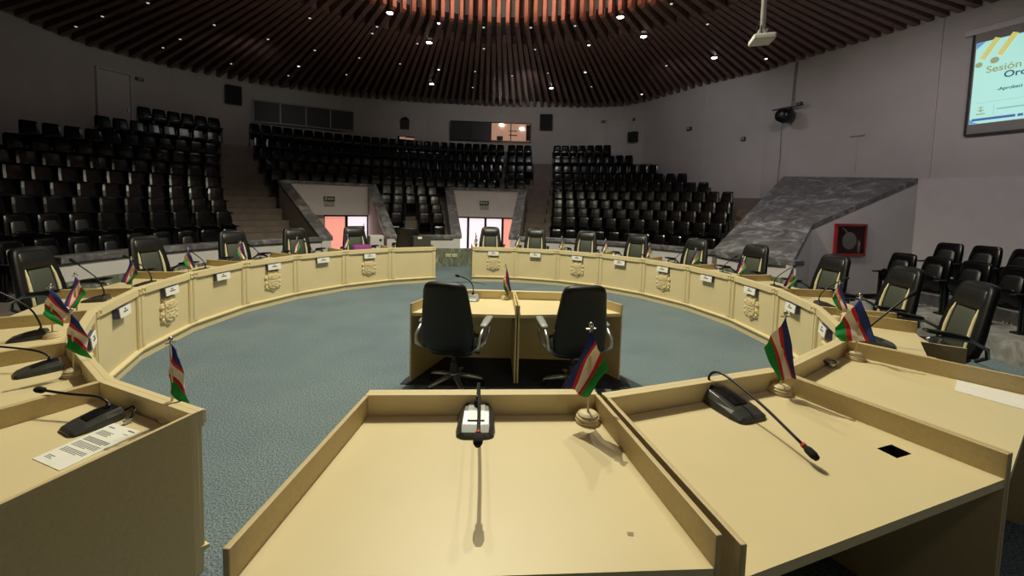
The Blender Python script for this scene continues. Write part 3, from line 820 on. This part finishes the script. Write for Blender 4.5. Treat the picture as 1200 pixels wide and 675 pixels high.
def make_crest(t):
    """carved coat of arms: scrolled border, shield, bands and small reliefs"""
    root = MB()
    zc = .455
    # outline of the scrolled cartouche
    out = [(0, .185), (.05, .172), (.09, .190), (.125, .165), (.115, .125), (.150, .105), (.165, .060), (.140, .030), (.160, -.01), (.165, -.06), (.135, -.085), (.145, -.125), (.105, -.150), (.06, -.155), (.03, -.185), (0, -.2)]
    full = out + [(-x, z) for x, z in out[-2:0:-1]]
    rings = [[Vector((x * f, -y, zc + z * f)) for x, z in full] for f, y in ((1, 0), (1, .018), (.94, .026))]
    root.loft(rings)
    inner = [(0, .125), (.075, .130), (.110, .105), (.105, .02), (.11, -.06), (.085, -.115), (.035, -.135), (0, -.155)]
    fi = inner + [(-x, z) for x, z in inner[-2:0:-1]]
    c = root.build('crest', M['crest'], t)
    b = MB(); b.loft([[Vector((x * f, -y, zc + z * f)) for x, z in fi] for f, y in ((1, .024), (1, .040), (.93, .046))]); b.build('shield', M['crest'], c)
    b = MB()
    b.prism([(-.09, -.046), (.09, -.046), (.09, -.054), (-.09, -.054)], zc - .012, zc + .006)
    for k in range(5): b.box((-.07 + .035 * k, -.05, zc + .055 + .012 * (k % 2)), (.022, .014, .05 + .02 * (k % 2)), rot=Matrix.Rotation(R(20 * (k - 2)), 3, 'Y'))
    b.box((0, -.05, zc - .055), (.13, .012, .016), rot=Matrix.Rotation(R(-18), 3, 'Y')); b.box((.01, -.05, zc - .085), (.09, .012, .014), rot=Matrix.Rotation(R(12), 3, 'Y'))
    b.ball((-.04, -.048, zc - .04), (.02, .012, .02), 8); b.ball((.045, -.048, zc - .105), (.018, .012, .018), 8)
    b.build('relief', M['crest'], c)
    for sx in (-1, 1):
        for z in (.14, .06, -.03, -.1):
            b = MB(); b.ball((sx * (.135 if z < .1 else .105), -.026, zc + z), (.022, .016, .026), 8); b.build('scroll', M['crest'], c, smooth=True)
    b = MB(); b.ball((0, -.028, zc + .165), (.035, .016, .018), 8); b.build('scroll', M['crest'], c, smooth=True)

def p2(r, az): return (CX + r * math.sin(R(az)), CY + r * math.cos(R(az)))
dth = 14.5875
LA = [-20.535 - dth * i for i in range(11)]
RA = [-8.159 + dth * i for i in range(13)]
def ring_desk(label, a_lo, a_hi, z0=0, crest=False, depth=.74, rf=RR, **kw):
    return desk('council_desk', label, p2(rf, a_lo), p2(rf, a_hi), p2(rf + depth, a_lo), p2(rf + depth, a_hi), z0, crest, **kw)
names_left = ['cream desk with plain front nearest the far gap, left side', 'cream desk with carved crest, second left of the far gap', 'cream desk with nameplate only, third left of the far gap',
              'cream desk with carved crest, fourth left of the far gap', 'cream desk with nameplate only, fifth left of the far gap', 'cream desk with carved crest, sixth left of the far gap',
              'cream desk with nameplate only, seventh left of the far gap', 'cream desk with half-hidden crest, third desk from the near left gap', 'cream desk second from the near left gap, next to the paper desk',
              'cream desk with printed paper on it beside the near left gap']
desks_left = []
for i in range(10):
    hi = LA[i]; lo = LA[i + 1]
    if i == 9: lo = -163.6
    desks_left.append(ring_desk(names_left[i], lo, hi, crest=i in (1, 3, 5, 7), depth=.92 if i == 9 else .74))
names_right = ['cream desk with carved crest nearest the far gap, right side', 'cream desk with nameplate only, second right of the far gap', 'cream desk with carved crest, third right of the far gap', 'cream desk with nameplate only, fourth right of the far gap',
               'cream desk with carved crest, fifth right of the far gap', 'cream desk with nameplate only, sixth right of the far gap', 'cream desk with carved crest, seventh right of the far gap', 'cream desk with nameplate only, eighth right of the far gap',
               'cream desk with half-hidden crest, ninth right of the far gap']
for i in range(9):
    ring_desk(names_right[i], RA[i], RA[i + 1], crest=i % 2 == 0, depth=.72, sides=(1, 1.08 if i == 8 else 1))
PZ = .17
ring_desk('raised cream desk mostly hidden behind the third head desk', RA[9], RA[10], PZ, depth=.47)
ring_desk('raised cream head desk with a blank white sheet, right end of the head table', RA[10], RA[11] - .02, PZ, depth=.87, group='raised head desks')
ring_desk('raised cream head desk with a square cable hole in its top', RA[11] + .02, 168.15, PZ, depth=.88, hole=((1.656, 1.681), .05, .036), rf=4.13, group='raised head desks')
middle_desk = ring_desk('large raised cream head desk in the middle foreground', 168.45, 184.0, PZ, depth=.885, rf=4.085, group='raised head desks')

b = MB(); lp = Matrix.Rotation(-middle_desk.rotation_euler[2], 2) @ (Vector((.392, 1.2)) - Vector(middle_desk.location[:2]))
b.prism([(lp.x - .011, lp.y - .006), (lp.x + .009, lp.y - .008), (lp.x + .011, lp.y + .006), (lp.x - .006, lp.y + .009)], .7601, .7608); b.build('chipped_spot', M['board'], middle_desk)

# secretaries' double table in the middle of the ring
desk('secretary_table', 'left half of the small cream table in the middle, with microphone', (.045, 5.03), (-.80, 5.03), (.078, 4.29), (-1.06, 4.27), 0, group='middle table', front=True, stiles=False)
desk('secretary_table', 'right half of the small cream table in the middle, empty top', (.90, 5.03), (.047, 5.03), (1.25, 4.46), (.090, 4.29), 0, group='middle table', front=True, stiles=False)
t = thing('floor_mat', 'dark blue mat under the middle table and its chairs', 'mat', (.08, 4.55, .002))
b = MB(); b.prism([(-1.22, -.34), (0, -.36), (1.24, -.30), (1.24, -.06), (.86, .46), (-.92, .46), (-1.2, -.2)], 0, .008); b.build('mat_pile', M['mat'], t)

# ---------------------------------------------------------------- office chairs
def office_chair(label, lift, group, silver=False):
    t = thing('office_chair', label, 'chair', (0, 0, 0), 0, group)
    b = MB()
    for k in range(5):
        a = 2 * PI * k / 5 + PI / 10
        d = Vector((math.cos(a), math.sin(a), 0)); s = Vector((-d.y, d.x, 0))
        rings = []
        for q, z, hw, th in ((.03, .125, .03, .024), (.15, .112, .026, .02), (.27, .088, .022, .015), (.30, .075, .018, .012)):
            rings.append([d * q + s * px + Vector((0, 0, z + py)) for px, py in sq(hw, th, 10)])
        b.loft(rings)
    b.lathe([(.045, .09), (.05, .15), (.035, .17)], n=16)
    base = b.build('star_base', M['metal'], t, smooth=True)
    for k in range(5):
        a = 2 * PI * k / 5 + PI / 10
        b = MB(); b.lathe([(.001, -.022), (.028, -.022), (.03, 0), (.028, .022), (.001, .022)], (.29 * math.cos(a), .29 * math.sin(a), .03), 14, Matrix.Rotation(a + .7, 3, 'Z') @ Matrix.Rotation(R(90), 3, 'X'))
        b.box((.29 * math.cos(a), .29 * math.sin(a), .06), (.035, .035, .02)); b.build('caster', M['plastic'], base)
    b = MB(); b.tube([(0, 0, .14), (0, 0, .38 + lift)], .026, 12); b.lathe([(.05, .15), (.04, .27), (.03, .27)], n=14); b.box((0, 0, .385 + lift), (.2, .24, .03)); b.build('gas_lift', M['plastic'], t)
    b = MB(); b.tube([(.1, .06, .375 + lift), (.24, .06, .36 + lift)], .008, 8); b.ball((.25, .06, .36 + lift), .014, 8); b.build('tilt_lever', M['plastic'], t)
    b = MB(); rings = []
    z0 = .40 + lift
    for z, f in ((0, .86), (.03, .97), (.07, 1.0), (.10, .95), (.12, .8)):
        rings.append([Vector((px * f, .03 + py * f, z0 + z)) for px, py in sq(.265, .26, 28, .5)])
    b.loft(rings); b.build('seat', M['leather'], t, smooth=True)
    # backrest: z runs up from the seat, leaning back
    prof = ((.03, .20, .03), (.06, .255, .05), (.16, .272, .058), (.30, .268, .055), (.44, .252, .05), (.56, .235, .05), (.66, .222, .055), (.715, .20, .05), (.74, .165, .036), (.75, .11, .016))
    def yb(z): return -.21 - .11 * z - .10 * z * z
    bk = MB(); rings = []
    for z, hw, th in prof: rings.append([Vector((px, yb(z) + py - .035 * (1 - (px / hw) ** 2) + .03, z0 + .02 + z)) for px, py in sq(hw, th, 30, .6)])
    bk.loft(rings); back = bk.build('backrest', M['leather_back'], t, smooth=True)
    def pad(name, m, rows, x0=0):
        b = MB(); rings = []
        for z, hw, th, xo in rows: rings.append([Vector((px + xo, yb(z) + .045 + py + .0 * px, z0 + .02 + z)) for px, py in sq(hw, th, 20, .6)])
        b.loft(rings); return b.build(name, m, back, smooth=True)
    pad('headrest', M['leather'], ((.50, .16, .012, 0), (.52, .185, .024, 0), (.60, .19, .032, 0), (.68, .178, .028, 0), (.71, .15, .012, 0)))
    pad('back_panel', M['panel'], ((.05, .13, .01, 0), (.08, .14, .02, 0), (.28, .138, .024, 0), (.47, .128, .02, 0), (.49, .12, .01, 0)))
    for s in (-1, 1):
        pad('side_strip', M['cream'], ((.05, .014, .012, s * .165), (.08, .022, .024, s * .168), (.28, .02, .027, s * .168), (.42, .014, .024, s * .16), (.52, .004, .012, s * .150)))
    for s in (-1, 1):
        b = MB(); b.tube([(s * .25, -.20, z0 + .06), (s * .325, -.23, z0 + .12), (s * .33, -.22, z0 + .20), (s * .33, -.12, z0 + .26), (s * .33, .05, z0 + .275), (s * .33, .16, z0 + .245), (s * .33, .14, z0 + .16), (s * .325, .02, z0 + .09), (s * .25, -.02, z0 + .03)], .017, 10)
        arm = b.build('armrest', M['metal'], t, smooth=True)
        b = MB(); rings = []
        for y, hw, th in ((-.10, .024, .008), (-.08, .036, .018), (.06, .042, .02), (.17, .038, .018), (.20, .022, .008)): rings.append([Vector((s * .33 + px, y, z0 + .29 + py + .12 * (y + .1))) for px, py in sq(hw, th, 12)])
        b.loft(rings); b.build('arm_pad', M['silver_plastic'] if silver else M['plastic'], arm, smooth=True)
    return t

ca = office_chair('black high-back swivel chair at the left half of the middle table, seen from behind', 0, 'chairs at the middle table', True)
ca.location = (-.57, 4.18, .01); ca.rotation_euler = (0, 0, R(-11))
cb = copy_tree(ca); cb.location = (.67, 4.20, .01); cb.rotation_euler = (0, 0, R(9)); cb['label'] = 'black high-back swivel chair at the right half of the middle table, seen from behind'
rc = office_chair('', .125, 'high-back chairs behind the ring of desks')
CH = [(-103.5, 0, 'black high-back chair at the left edge, behind the seventh and eighth desks'), (-86.0, 0, 'black high-back chair behind the sixth desk left of the far gap'), (-69.5, 0, 'black high-back chair behind the fifth desk left of the far gap'),
      (-55.5, 0, 'black high-back chair behind the fourth desk left of the far gap'), (-40.8, 0, 'black high-back chair behind the second crest desk left, purple cloth before it'), (-26.8, 165, 'black chair turned with its back to the hall beside the far gap'),
      (-2.3, 0, 'black high-back chair in front of the middle stairwell doors'), (11.2, 0, 'black high-back chair behind the second desk right of the far gap'), (26.2, 0, 'black high-back chair behind the third desk right of the far gap'),
      (40.6, 0, 'black high-back chair behind the fourth desk right of the far gap'), (56.2, 0, 'black high-back chair behind the fifth desk right of the far gap'), (70.5, 0, 'black high-back chair before the marble ramp'),
      (87.2, 0, 'black high-back chair below the red fire cabinet'), (100.2, 0, 'black high-back chair beside the side bank, second from right edge'), (111.8, 0, 'black high-back chair at the right edge, nearest the head desks')]
for k, (az, turn, lab) in enumerate(CH):
    o = rc if k == 0 else copy_tree(rc)
    o.location = pol(5.02, az, 0); o.rotation_euler = (0, 0, PI - R(az) + R(turn)); o['label'] = lab; o.scale = (1.13, 1.1, 1.0)

# ---------------------------------------------------------------- nameplates
def nameplate(label, az, z0=0):
    P = pol(RR * math.cos(R(dth / 2)) - .031, az, z0 + .655)
    t = thing('nameplate', label, 'nameplate', P, -R(az), 'nameplates on the desk fronts')
    b = MB(); b.box((0, .0, .055), (.27, .05, .105), rot=Matrix.Rotation(R(-6), 3, 'X')); b.build('holder', M['plate_side'], t)
    b = MB(); b.box((0, -.029, .0555), (.262, .006, .10), rot=Matrix.Rotation(R(-6), 3, 'X')); c = b.build('card', M['paper'], t)
    b = MB()
    b.box((-.01, -.034, .086), (.03, .003, .012), rot=Matrix.Rotation(R(-6), 3, 'X')); b.box((0, -.0335, .057), (.10, .003, .011), rot=Matrix.Rotation(R(-6), 3, 'X'))
    for k in range(4): b.box((-.075 + .05 * k, -.033, .03), (.042, .003, .008), rot=Matrix.Rotation(R(-6), 3, 'X'))
    b.build('lettering', M['dark_ink'], c)
    return t
npl = nameplate('white nameplate on the crest desk second left of the far gap', (LA[1] + LA[2]) / 2)
def np_copy(label, az):
    o = copy_tree(npl); o['label'] = label; o.location = pol(RR * math.cos(R(dth / 2)) - .031, az, .655); o.rotation_euler = (0, 0, -R(az))
for i in range(2, 8): np_copy('white nameplate on the front of the %s desk left of the far gap' % ordn(i), (LA[i] + LA[i + 1]) / 2)
for i in range(0, 9): np_copy('white nameplate on the front of the %s desk right of the far gap' % ordn(i), (RA[i] + RA[i + 1]) / 2)

# ---------------------------------------------------------------- table flags
def table_flag(label, loc, B, G, Q, jit=0, wave=.014, height=.44):
    """B, G, Q: where the blue fly corner, the green hoist corner and the far corner hang, (across, down) from the pole top"""
    yaw = math.atan2(-loc[0], loc[1]) + R(jit)
    t = thing('table_flag', label, 'flag', loc, yaw, 'small striped table flags on the desks')
    b = MB(); b.lathe([(.001, 0), (.058, 0), (.060, .012), (.055, .018), (.055, .026), (.047, .031), (.047, .038), (.036, .045), (.012, .048)], n=28); b.build('flag_base', M['wood'], t, smooth=False)
    b = MB(); b.tube([(0, 0, .04), (0, 0, height)], .0055, 10); pole = b.build('flag_pole', M['wood'], t, smooth=True)
    b = MB(); b.ball((0, 0, height + .010), (.011, .011, .013), 10); b.build('finial', M['metal'], pole, smooth=True)
    b = MB(); b.tube([(-.022, 0, height - .012), (.022, 0, height - .006)], .004, 8); b.build('tie_cord', M['metal'], pole)
    b = MB(); nu, nv = 20, 20; grid = []
    uvl = b.bm.loops.layers.uv.new('UVMap')
    O = Vector((0, 0)); B = Vector(B); G = Vector(G); Q = Vector(Q)
    for i in range(nu + 1):
        uu = i / nu; row = []
        for j in range(nv + 1):
            vv = j / nv
            p = O * (1 - uu) * (1 - vv) + B * uu * (1 - vv) + G * (1 - uu) * vv + Q * uu * vv
            edge = min(1, (uu + vv) * 2.2)
            y = .012 + edge * (wave * math.sin(vv * 7.5 + uu * 2.0) + wave * .6 * math.sin(uu * 6 + vv * 3 + 1)) + .02 * (abs(p.x) / .1) * (1 if p.x > 0 else .4)
            row.append(b.bm.verts.new((p.x + .006 * edge * math.sin(vv * 9 + uu * 5), -y if uu + vv > 0 else -.004, height - .012 - p.y)))
        grid.append(row)
    for i in range(nu):
        for j in range(nv):
            f = b.bm.faces.new([grid[i][j], grid[i + 1][j], grid[i + 1][j + 1], grid[i][j + 1]])
            for lp, (p, q) in zip(f.loops, ((i, j), (i + 1, j), (i + 1, j + 1), (i, j + 1))): lp[uvl].uv = (p / nu, q / nv)
    o = b.build('flag_cloth', M['flag'], t, smooth=True)
    s = o.modifiers.new('thick', 'SOLIDIFY'); s.thickness = .002
    return t
table_flag('small striped flag drooping to the left on the middle foreground desk', (.379, 1.862, .93), (-.105, .275), (.080, .170), (-.005, .32), 0, .014, .45)
table_flag('small striped flag on the head desk with the cable hole', (1.518, 2.216, .93), (.068, .32), (-.095, .18), (-.012, .355), 8, .014, .44)
table_flag('small striped flag folded around its pole on the white-sheet head desk', (2.40, 2.77, .93), (.110, .27), (-.12, .23), (-.09, .32), -5, .02, .44)
table_flag('small striped flag at the corner of the printed-paper desk, near left gap', (-1.765, 2.085, .76), (.032, .085), (-.012, .26), (.065, .36), 10, .012, .42)
table_flag('small striped flag on the desk second from the near left gap', (-2.80, 2.565, .76), (.058, .10), (-.032, .21), (.08, .31), -8, .012, .42)
table_flag('small striped flag on the desk third from the near left gap', (-3.71, 3.25, .76), (.10, .20), (-.05, .20), (.05, .33), 6, .012, .42)
table_flag('small striped flag between microphone and chair on the middle table', (-.064, 5.0, .76), (.075, .32), (-.05, .25), (.02, .36), 40, .012, .42)
FL = [(-121.4, -1, 12, 'seventh'), (-106.0, -1, -10, 'sixth'), (-91.7, 1, 5, 'fifth'), (-78.2, 1, 20, 'fourth'), (-62.8, -1, 35, 'third'), (-48.1, -1, -8, 'second')]
FR = [(-7.1, -1, 50, 'first'), (7.3, -1, 10, 'second'), (22.0, -1, 30, 'third'), (36.6, -1, -10, 'fourth'), (50.8, -1, 14, 'fifth'), (65.4, -1, 8, 'sixth'), (79.9, -1, -12, 'seventh'), (94.9, -1, 10, 'eighth'), (110.9, 1, 6, 'ninth')]
for L_, sd in ((FL, 'left'), (FR, 'right')):
    for az, sg, jt, nm in L_:
        table_flag('small striped flag on the %s desk %s of the far gap' % (nm, sd), pol(RR + .125, az, .76), (.085 * sg, .26), (-.06 * sg, .17), (.015 * sg, .30), jt, .012, .42)

# ---------------------------------------------------------------- microphones
def microphone(label, loc, rz, neck, silver=False, size=1.0, cable=False, ring=False, group='gooseneck microphones on the desks'):
    """local +y points at the speaker; neck: list of local points from root to capsule"""
    t = thing('gooseneck_microphone', label, 'microphone', loc, rz, group)
    b = MB(); rings = []
    for y, hw, z1 in ((-.10, .055, .045), (-.085, .075, .062), (-.02, .085, .055), (.06, .088, .036), (.10, .082, .022), (.115, .06, .012)):
        y *= size; hw *= size; z1 *= size
        rings.append([Vector((-hw, y, 0)), Vector((hw, y, 0)), Vector((hw * .93, y, z1 * .6)), Vector((hw * .7, y, z1)), Vector((-hw * .7, y, z1)), Vector((-hw * .93, y, z1 * .6))])
    b.loft(rings); body = b.build('base', M['silver_plastic'] if silver == 2 else M['mic_body'], t, bevel=.006, seg=3)
    b = MB()
    b.loft([[Vector((-.038 * size, y * size, z * size)), Vector((.038 * size, y * size, z * size)), Vector((.038 * size, y * size, z * size + .004)), Vector((-.038 * size, y * size, z * size + .004))] for y, z in ((-.08, .0605), (-.02, .0545), (.04, .0425))])
    b.build('control_panel', M['silver_plastic'] if silver else M['plastic'], body)
    b = MB(); b.lathe([(.016, 0), (.014, .02), (.009, .03)], neck[0], 12); b.tube(neck, [.0065] * len(neck), 10); nk = b.build('gooseneck', M['dark_metal'], t, smooth=True)
    d = (Vector(neck[-1]) - Vector(neck[-2])).normalized(); q = d.to_track_quat('Z', 'Y').to_matrix()
    b = MB(); b.lathe([(.004, -.006), (.010, 0), (.016, .012), (.017, .04), (.012, .056), (.002, .06)], neck[-1], 14, q); b.build('capsule', M['foam'], nk, smooth=True)
    if ring:
        b = MB(); b.lathe([(.0085, -.014), (.0115, -.014), (.0115, -.004), (.0085, -.004)], neck[-1], 14, q); b.build('indicator_ring', M['red_ring'], nk)
    if cable:
        b = MB(); b.tube([(-.02, -.095, .02), (-.06, -.13, .05), (-.11, -.12, .045), (-.14, -.08, .012)], .005, 8); b.build('cable', M['plastic'], t, smooth=True)
        b = MB(); b.box((-.14, -.075, .012), (.022, .035, .018)); b.build('plug', M['metal'], t, bevel=.003)
    return t
def curve(pts, n=24):
    """smooth path through points (Catmull-Rom)"""
    P = [Vector(p) for p in pts]; P = [P[0] * 2 - P[1]] + P + [P[-1] * 2 - P[-2]]; out = []
    for i in range(1, len(P) - 2):
        for k in range(n // (len(P) - 3)):
            s = k / (n // (len(P) - 3)); a, b_, c, d = P[i - 1:i + 3]
            out.append(.5 * ((2 * b_) + (-a + c) * s + (2 * a - 5 * b_ + 4 * c - d) * s * s + (-a + 3 * b_ - 3 * c + d) * s ** 3))
    out.append(P[-2]); return out
def local(loc, rz, P): return Matrix.Rotation(-rz, 3, 'Z') @ (Vector(P) - Vector(loc))
def mic_world(label, loc, rz, pts, **kw):
    return microphone(label, loc, rz, curve([local(loc, rz, p) for p in pts]), **kw)
mic_world('black gooseneck microphone with silver panel on the middle foreground desk', (-.140, 1.80, .93), R(182), [(-.142, 1.86, .985), (-.142, 1.90, 1.05), (-.132, 1.80, 1.12), (-.112, 1.58, 1.135), (-.098, 1.36, 1.14)], silver=1, ring=True)
mic_world('black gooseneck microphone bent low over the cable-hole desk', (1.14, 2.01, .93), R(202), [(1.078, 2.10, .985), (1.075, 2.13, 1.05), (1.115, 2.08, 1.085), (1.17, 1.86, 1.05), (1.215, 1.60, .985)], cable=True, ring=True, size=1.15)
mic_world('black gooseneck microphone on the printed-paper desk at left', (-2.11, 2.02, .76), R(155), [(-2.09, 2.07, .81), (-2.10, 2.08, .84), (-2.16, 2.085, .868), (-2.32, 2.10, .872), (-2.47, 2.115, .880)], cable=True)
mic_world('black gooseneck microphone on the desk second from the near left gap', (-3.07, 2.61, .76), R(142), [(-3.05, 2.65, .81), (-3.06, 2.65, .85), (-3.15, 2.64, .89), (-3.4, 2.62, .92), (-3.75, 2.60, .95)])
def ring_mic(label, az, r, dz, lean, h=.30, yaw=0, **kw):
    loc = pol(r, az, .76); rz = -R(az) + R(yaw)
    neck = curve([(0, -.06, .05), (0, -.055, .12), (0, .0, .05 + h * .6), (lean * .3, .14, .05 + h), (lean, .20, .05 + h * 1.12)])
    return microphone(label, loc, rz, neck, **kw)
for az, r, h, ln, lab in ((-128.5, 4.42, .34, .0, 'black gooseneck microphone on the desk third from the near left gap'), (-110.5, 4.42, .34, .04, 'black gooseneck microphone on the seventh desk left of the far gap'), (-99.5, 4.40, .28, .0, 'black gooseneck microphone on the sixth desk left of the far gap'),
                         (-85.5, 4.45, .24, .0, 'black gooseneck microphone on the fifth desk left of the far gap'), (-71.0, 4.5, .22, .0, 'black gooseneck microphone on the fourth desk left of the far gap'),
                         (-57.0, 4.5, .2, .0, 'black gooseneck microphone on the third desk left of the far gap'), (57.5, 4.5, .22, 0, 'black gooseneck microphone on the fifth desk right of the far gap'), (72.0, 4.48, .24, 0, 'black gooseneck microphone on the sixth desk right of the far gap'),
                         (87.5, 4.45, .25, 0, 'black gooseneck microphone on the seventh desk right of the far gap'), (101.5, 4.42, .27, 0, 'black gooseneck microphone on the eighth desk right of the far gap')):
    ring_mic(lab, az, r, 0, ln, h)
loc = pol(4.30, 131.5, .93)
microphone('black gooseneck microphone with long neck on the hidden raised desk', loc, -R(131.5), curve([(0, -.06, .05), (-.01, -.04, .12), (-.04, .03, .22), (-.09, .11, .32), (-.13, .17, .385)]))
microphone('silver gooseneck microphone on the left half of the middle table', (-.46, 4.93, .76), R(178), curve([(0, -.03, .055), (0, -.035, .14), (.04, -.02, .22), (.12, .0, .27), (.16, .02, .285)]), silver=2)

# ---------------------------------------------------------------- things lying on the desks
def sheet(label, corners, z, lines):
    c = sum((Vector(p) for p in corners), Vector((0, 0))) / 4
    t = thing('paper_sheet', label, 'paper', (c.x, c.y, z))
    q = [Vector(p) - c for p in corners]
    b = MB(); b.prism(q, .0005, .0025); s = b.build('sheet', M['paper'], t)
    if lines:
        b = MB()
        x_ = (q[1] - q[0]); y_ = (q[3] - q[0])       # width, height
        for v, u0, u1, th in lines:
            a = q[0] + x_ * u0 + y_ * v; e = q[0] + x_ * u1 + y_ * v; d = y_ * th
            b.prism([a, e, e + d, a + d], .0026, .0029)
        b.build('printed_lines', M['ink'], s)
    return t
# written from the reader's side: q0 = bottom left as read, q1 = bottom right, q3 = top left
L_ = [(.9, .08, .30, .02), (.94, .70, .92, .025), (.86, .74, .9, .012)]
for k in range(5): L_.append((.80 - .022 * k, .1, .55 - .05 * (k % 2), .010))
for k in range(4): L_.append((.62 - .024 * k, .1, .9 - .12 * (k == 3), .013))
for k in range(5): L_.append((.50 - .024 * k, .1, .9 - .3 * (k == 4), .010))
for k in range(4): L_.append((.34 - .024 * k, .1, .88 - .2 * (k == 3), .010))
L_ += [(.14, .12, .35, .012), (.115, .12, .30, .010), (.09, .12, .38, .010)]
sheet('printed letter lying on the desk beside the near left gap', [(-2.09, 1.729), (-1.889, 1.656), (-1.815, 1.955), (-2.02, 2.025)], .76, L_)
sheet('blank white sheet on the right-end head desk', [(2.583, 2.299), (2.734, 2.06), (2.96, 2.21), (2.765, 2.455)], .93, None)
t = thing('cable_connector', 'small metal cable connector lying behind the front rim of the white-sheet desk', 'connector', (2.125, 2.62, .93), R(30)); t.scale = (1.35, 1.35, 1.35)
b = MB(); b.lathe([(.001, -.03), (.014, -.03), (.016, -.01), (.016, .015), (.012, .02), (.012, .04), (.001, .04)], (0, 0, .016), 16, Matrix.Rotation(R(90), 3, 'Y')); b.build('connector_body', M['metal'], t, smooth=True)
b = MB(); b.lathe([(.0165, -.005), (.0172, -.005), (.0172, .008), (.0165, .008)], (0, 0, .016), 16, Matrix.Rotation(R(90), 3, 'Y')); b.build('rubber_ring', M['plastic'], t)
b = MB(); b.tube(curve([(.04, 0, .016), (.06, .01, .014), (.07, .03, .008), (.085, .05, .006)]), .004, 8); b.tube(curve([(-.03, 0, .016), (-.045, .02, .03), (-.05, .045, .06)]), .004, 8); b.build('cable', M['plastic'], t)
P = pol(4.45, -24.5, .76)
t = thing('document_box', 'dark grey box with a note on it, on the plain desk by the far gap', 'box', P, R(24.5))
b = MB(); b.box((0, 0, .17), (.42, .26, .34)); b.build('box_body', M['mic_body'], t, bevel=.008)
b = MB(); b.box((-.06, -.132, .30), (.10, .006, .05)); b.build('note', M['paper'], t)
P = pol(4.72, -41.5, .76)
t = thing('folded_cloth', 'folded purple cloth on the crest desk second left of the far gap', 'cloth', P, R(41))
b = MB(); b.loft([[Vector((px * f, py * f, z)) for px, py in sq(.22, .12, 20, .6)] for z, f in ((0, .96), (.02, 1), (.06, .98), (.10, .99), (.13, .9), (.14, .6))]); b.build('cloth_folds', M['purple'], t, smooth=True)
# white equipment cabinet and dark plant-like flag stand behind the desks
P = pol(6.05, -33.2, 0)
t = thing('equipment_cabinet', 'white metal cabinet with a small black emblem before the left stairwell', 'cabinet', P, R(33))
b = MB(); b.box((0, 0, .50), (.36, .34, 1.0)); b.build('cabinet_body', M['white'], t, bevel=.01)
b = MB(); b.box((0, -.175, .5), (.33, .012, .92)); d_ = b.build('cabinet_door', M['white'], t, bevel=.004)
b = MB(); b.prism([(.08, -.184), (.12, -.184), (.12, -.188), (.08, -.188)], .85, .91); b.ball((.08, -.186, .88), (.025, .006, .03), 8); b.build('emblem', M['black'], d_)
P = pol(6.05, -36.6, 0)
t = thing('camera_tripod', 'dark tripod with a small camera before the left stairwell doors', 'tripod', P, R(36))
for k in range(3):
    a = 2 * PI * k / 3 + .4
    b = MB(); b.tube([(0, 0, .85), (.28 * math.cos(a), .28 * math.sin(a), 0.01)], .014, 8); b.build('leg', M['plastic'], t)
b = MB(); b.tube([(0, 0, .82), (0, 0, 1.12)], .018, 8); b.build('centre_column', M['plastic'], t)
b = MB(); b.box((0, 0, 1.19), (.11, .17, .12)); b.lathe([(.03, 0), (.035, .08), (.03, .085)], (0, -.08, 1.19), 12, Matrix.Rotation(R(90), 3, 'X')); b.tube([(.05, .05, 1.14), (.12, .2, 1.30)], .008, 8); b.build('camera_head', M['plastic'], t, bevel=.006)
t = thing('parapet_mug', 'black socket cover on the white parapet end right of the left stairwell', 'socket', pol(6.515, -26.0, .66), R(26))
b = MB(); b.lathe([(.001, 0), (.05, 0), (.05, .012), (.001, .012)], (0, 0, .07), 16, Matrix.Rotation(R(90), 3, 'X')); b.build('cover', M['black'], t); b = MB(); b.box((0, -.014, .07), (.04, .006, .05)); b.build('insert', M['dark_metal'], t)
for k, az in enumerate((-13.6, -11.9)):
    t = thing('wall_socket', 'pale double socket on the marble plinth seen through the far gap, %s one' % ('left' if k == 0 else 'right'), 'socket', pol(6.49, az, .28), -R(az), 'sockets on the marble plinth')
    b = MB(); b.box((0, 0, .06), (.16, .02, .10)); b.build('socket_plate', M['cream'], t, bevel=.004)
    b = MB(); b.box((-.035, -.012, .06), (.03, .006, .03)).box((.035, -.012, .06), (.03, .006, .03)); b.build('outlet', M['silver_plastic'], t)
t = thing('floor_cable', 'thin dark cable lying across the carpet in the far gap', 'cable', (-1.4, 9.75, 0))
b = MB(); b.tube(curve([(-.5, .05, .006), (-.2, -.02, .006), (.1, .05, .006), (.5, .1, .006), (.8, -.1, .006)]), .006, 8); b.build('cable_run', M['plastic'], t)
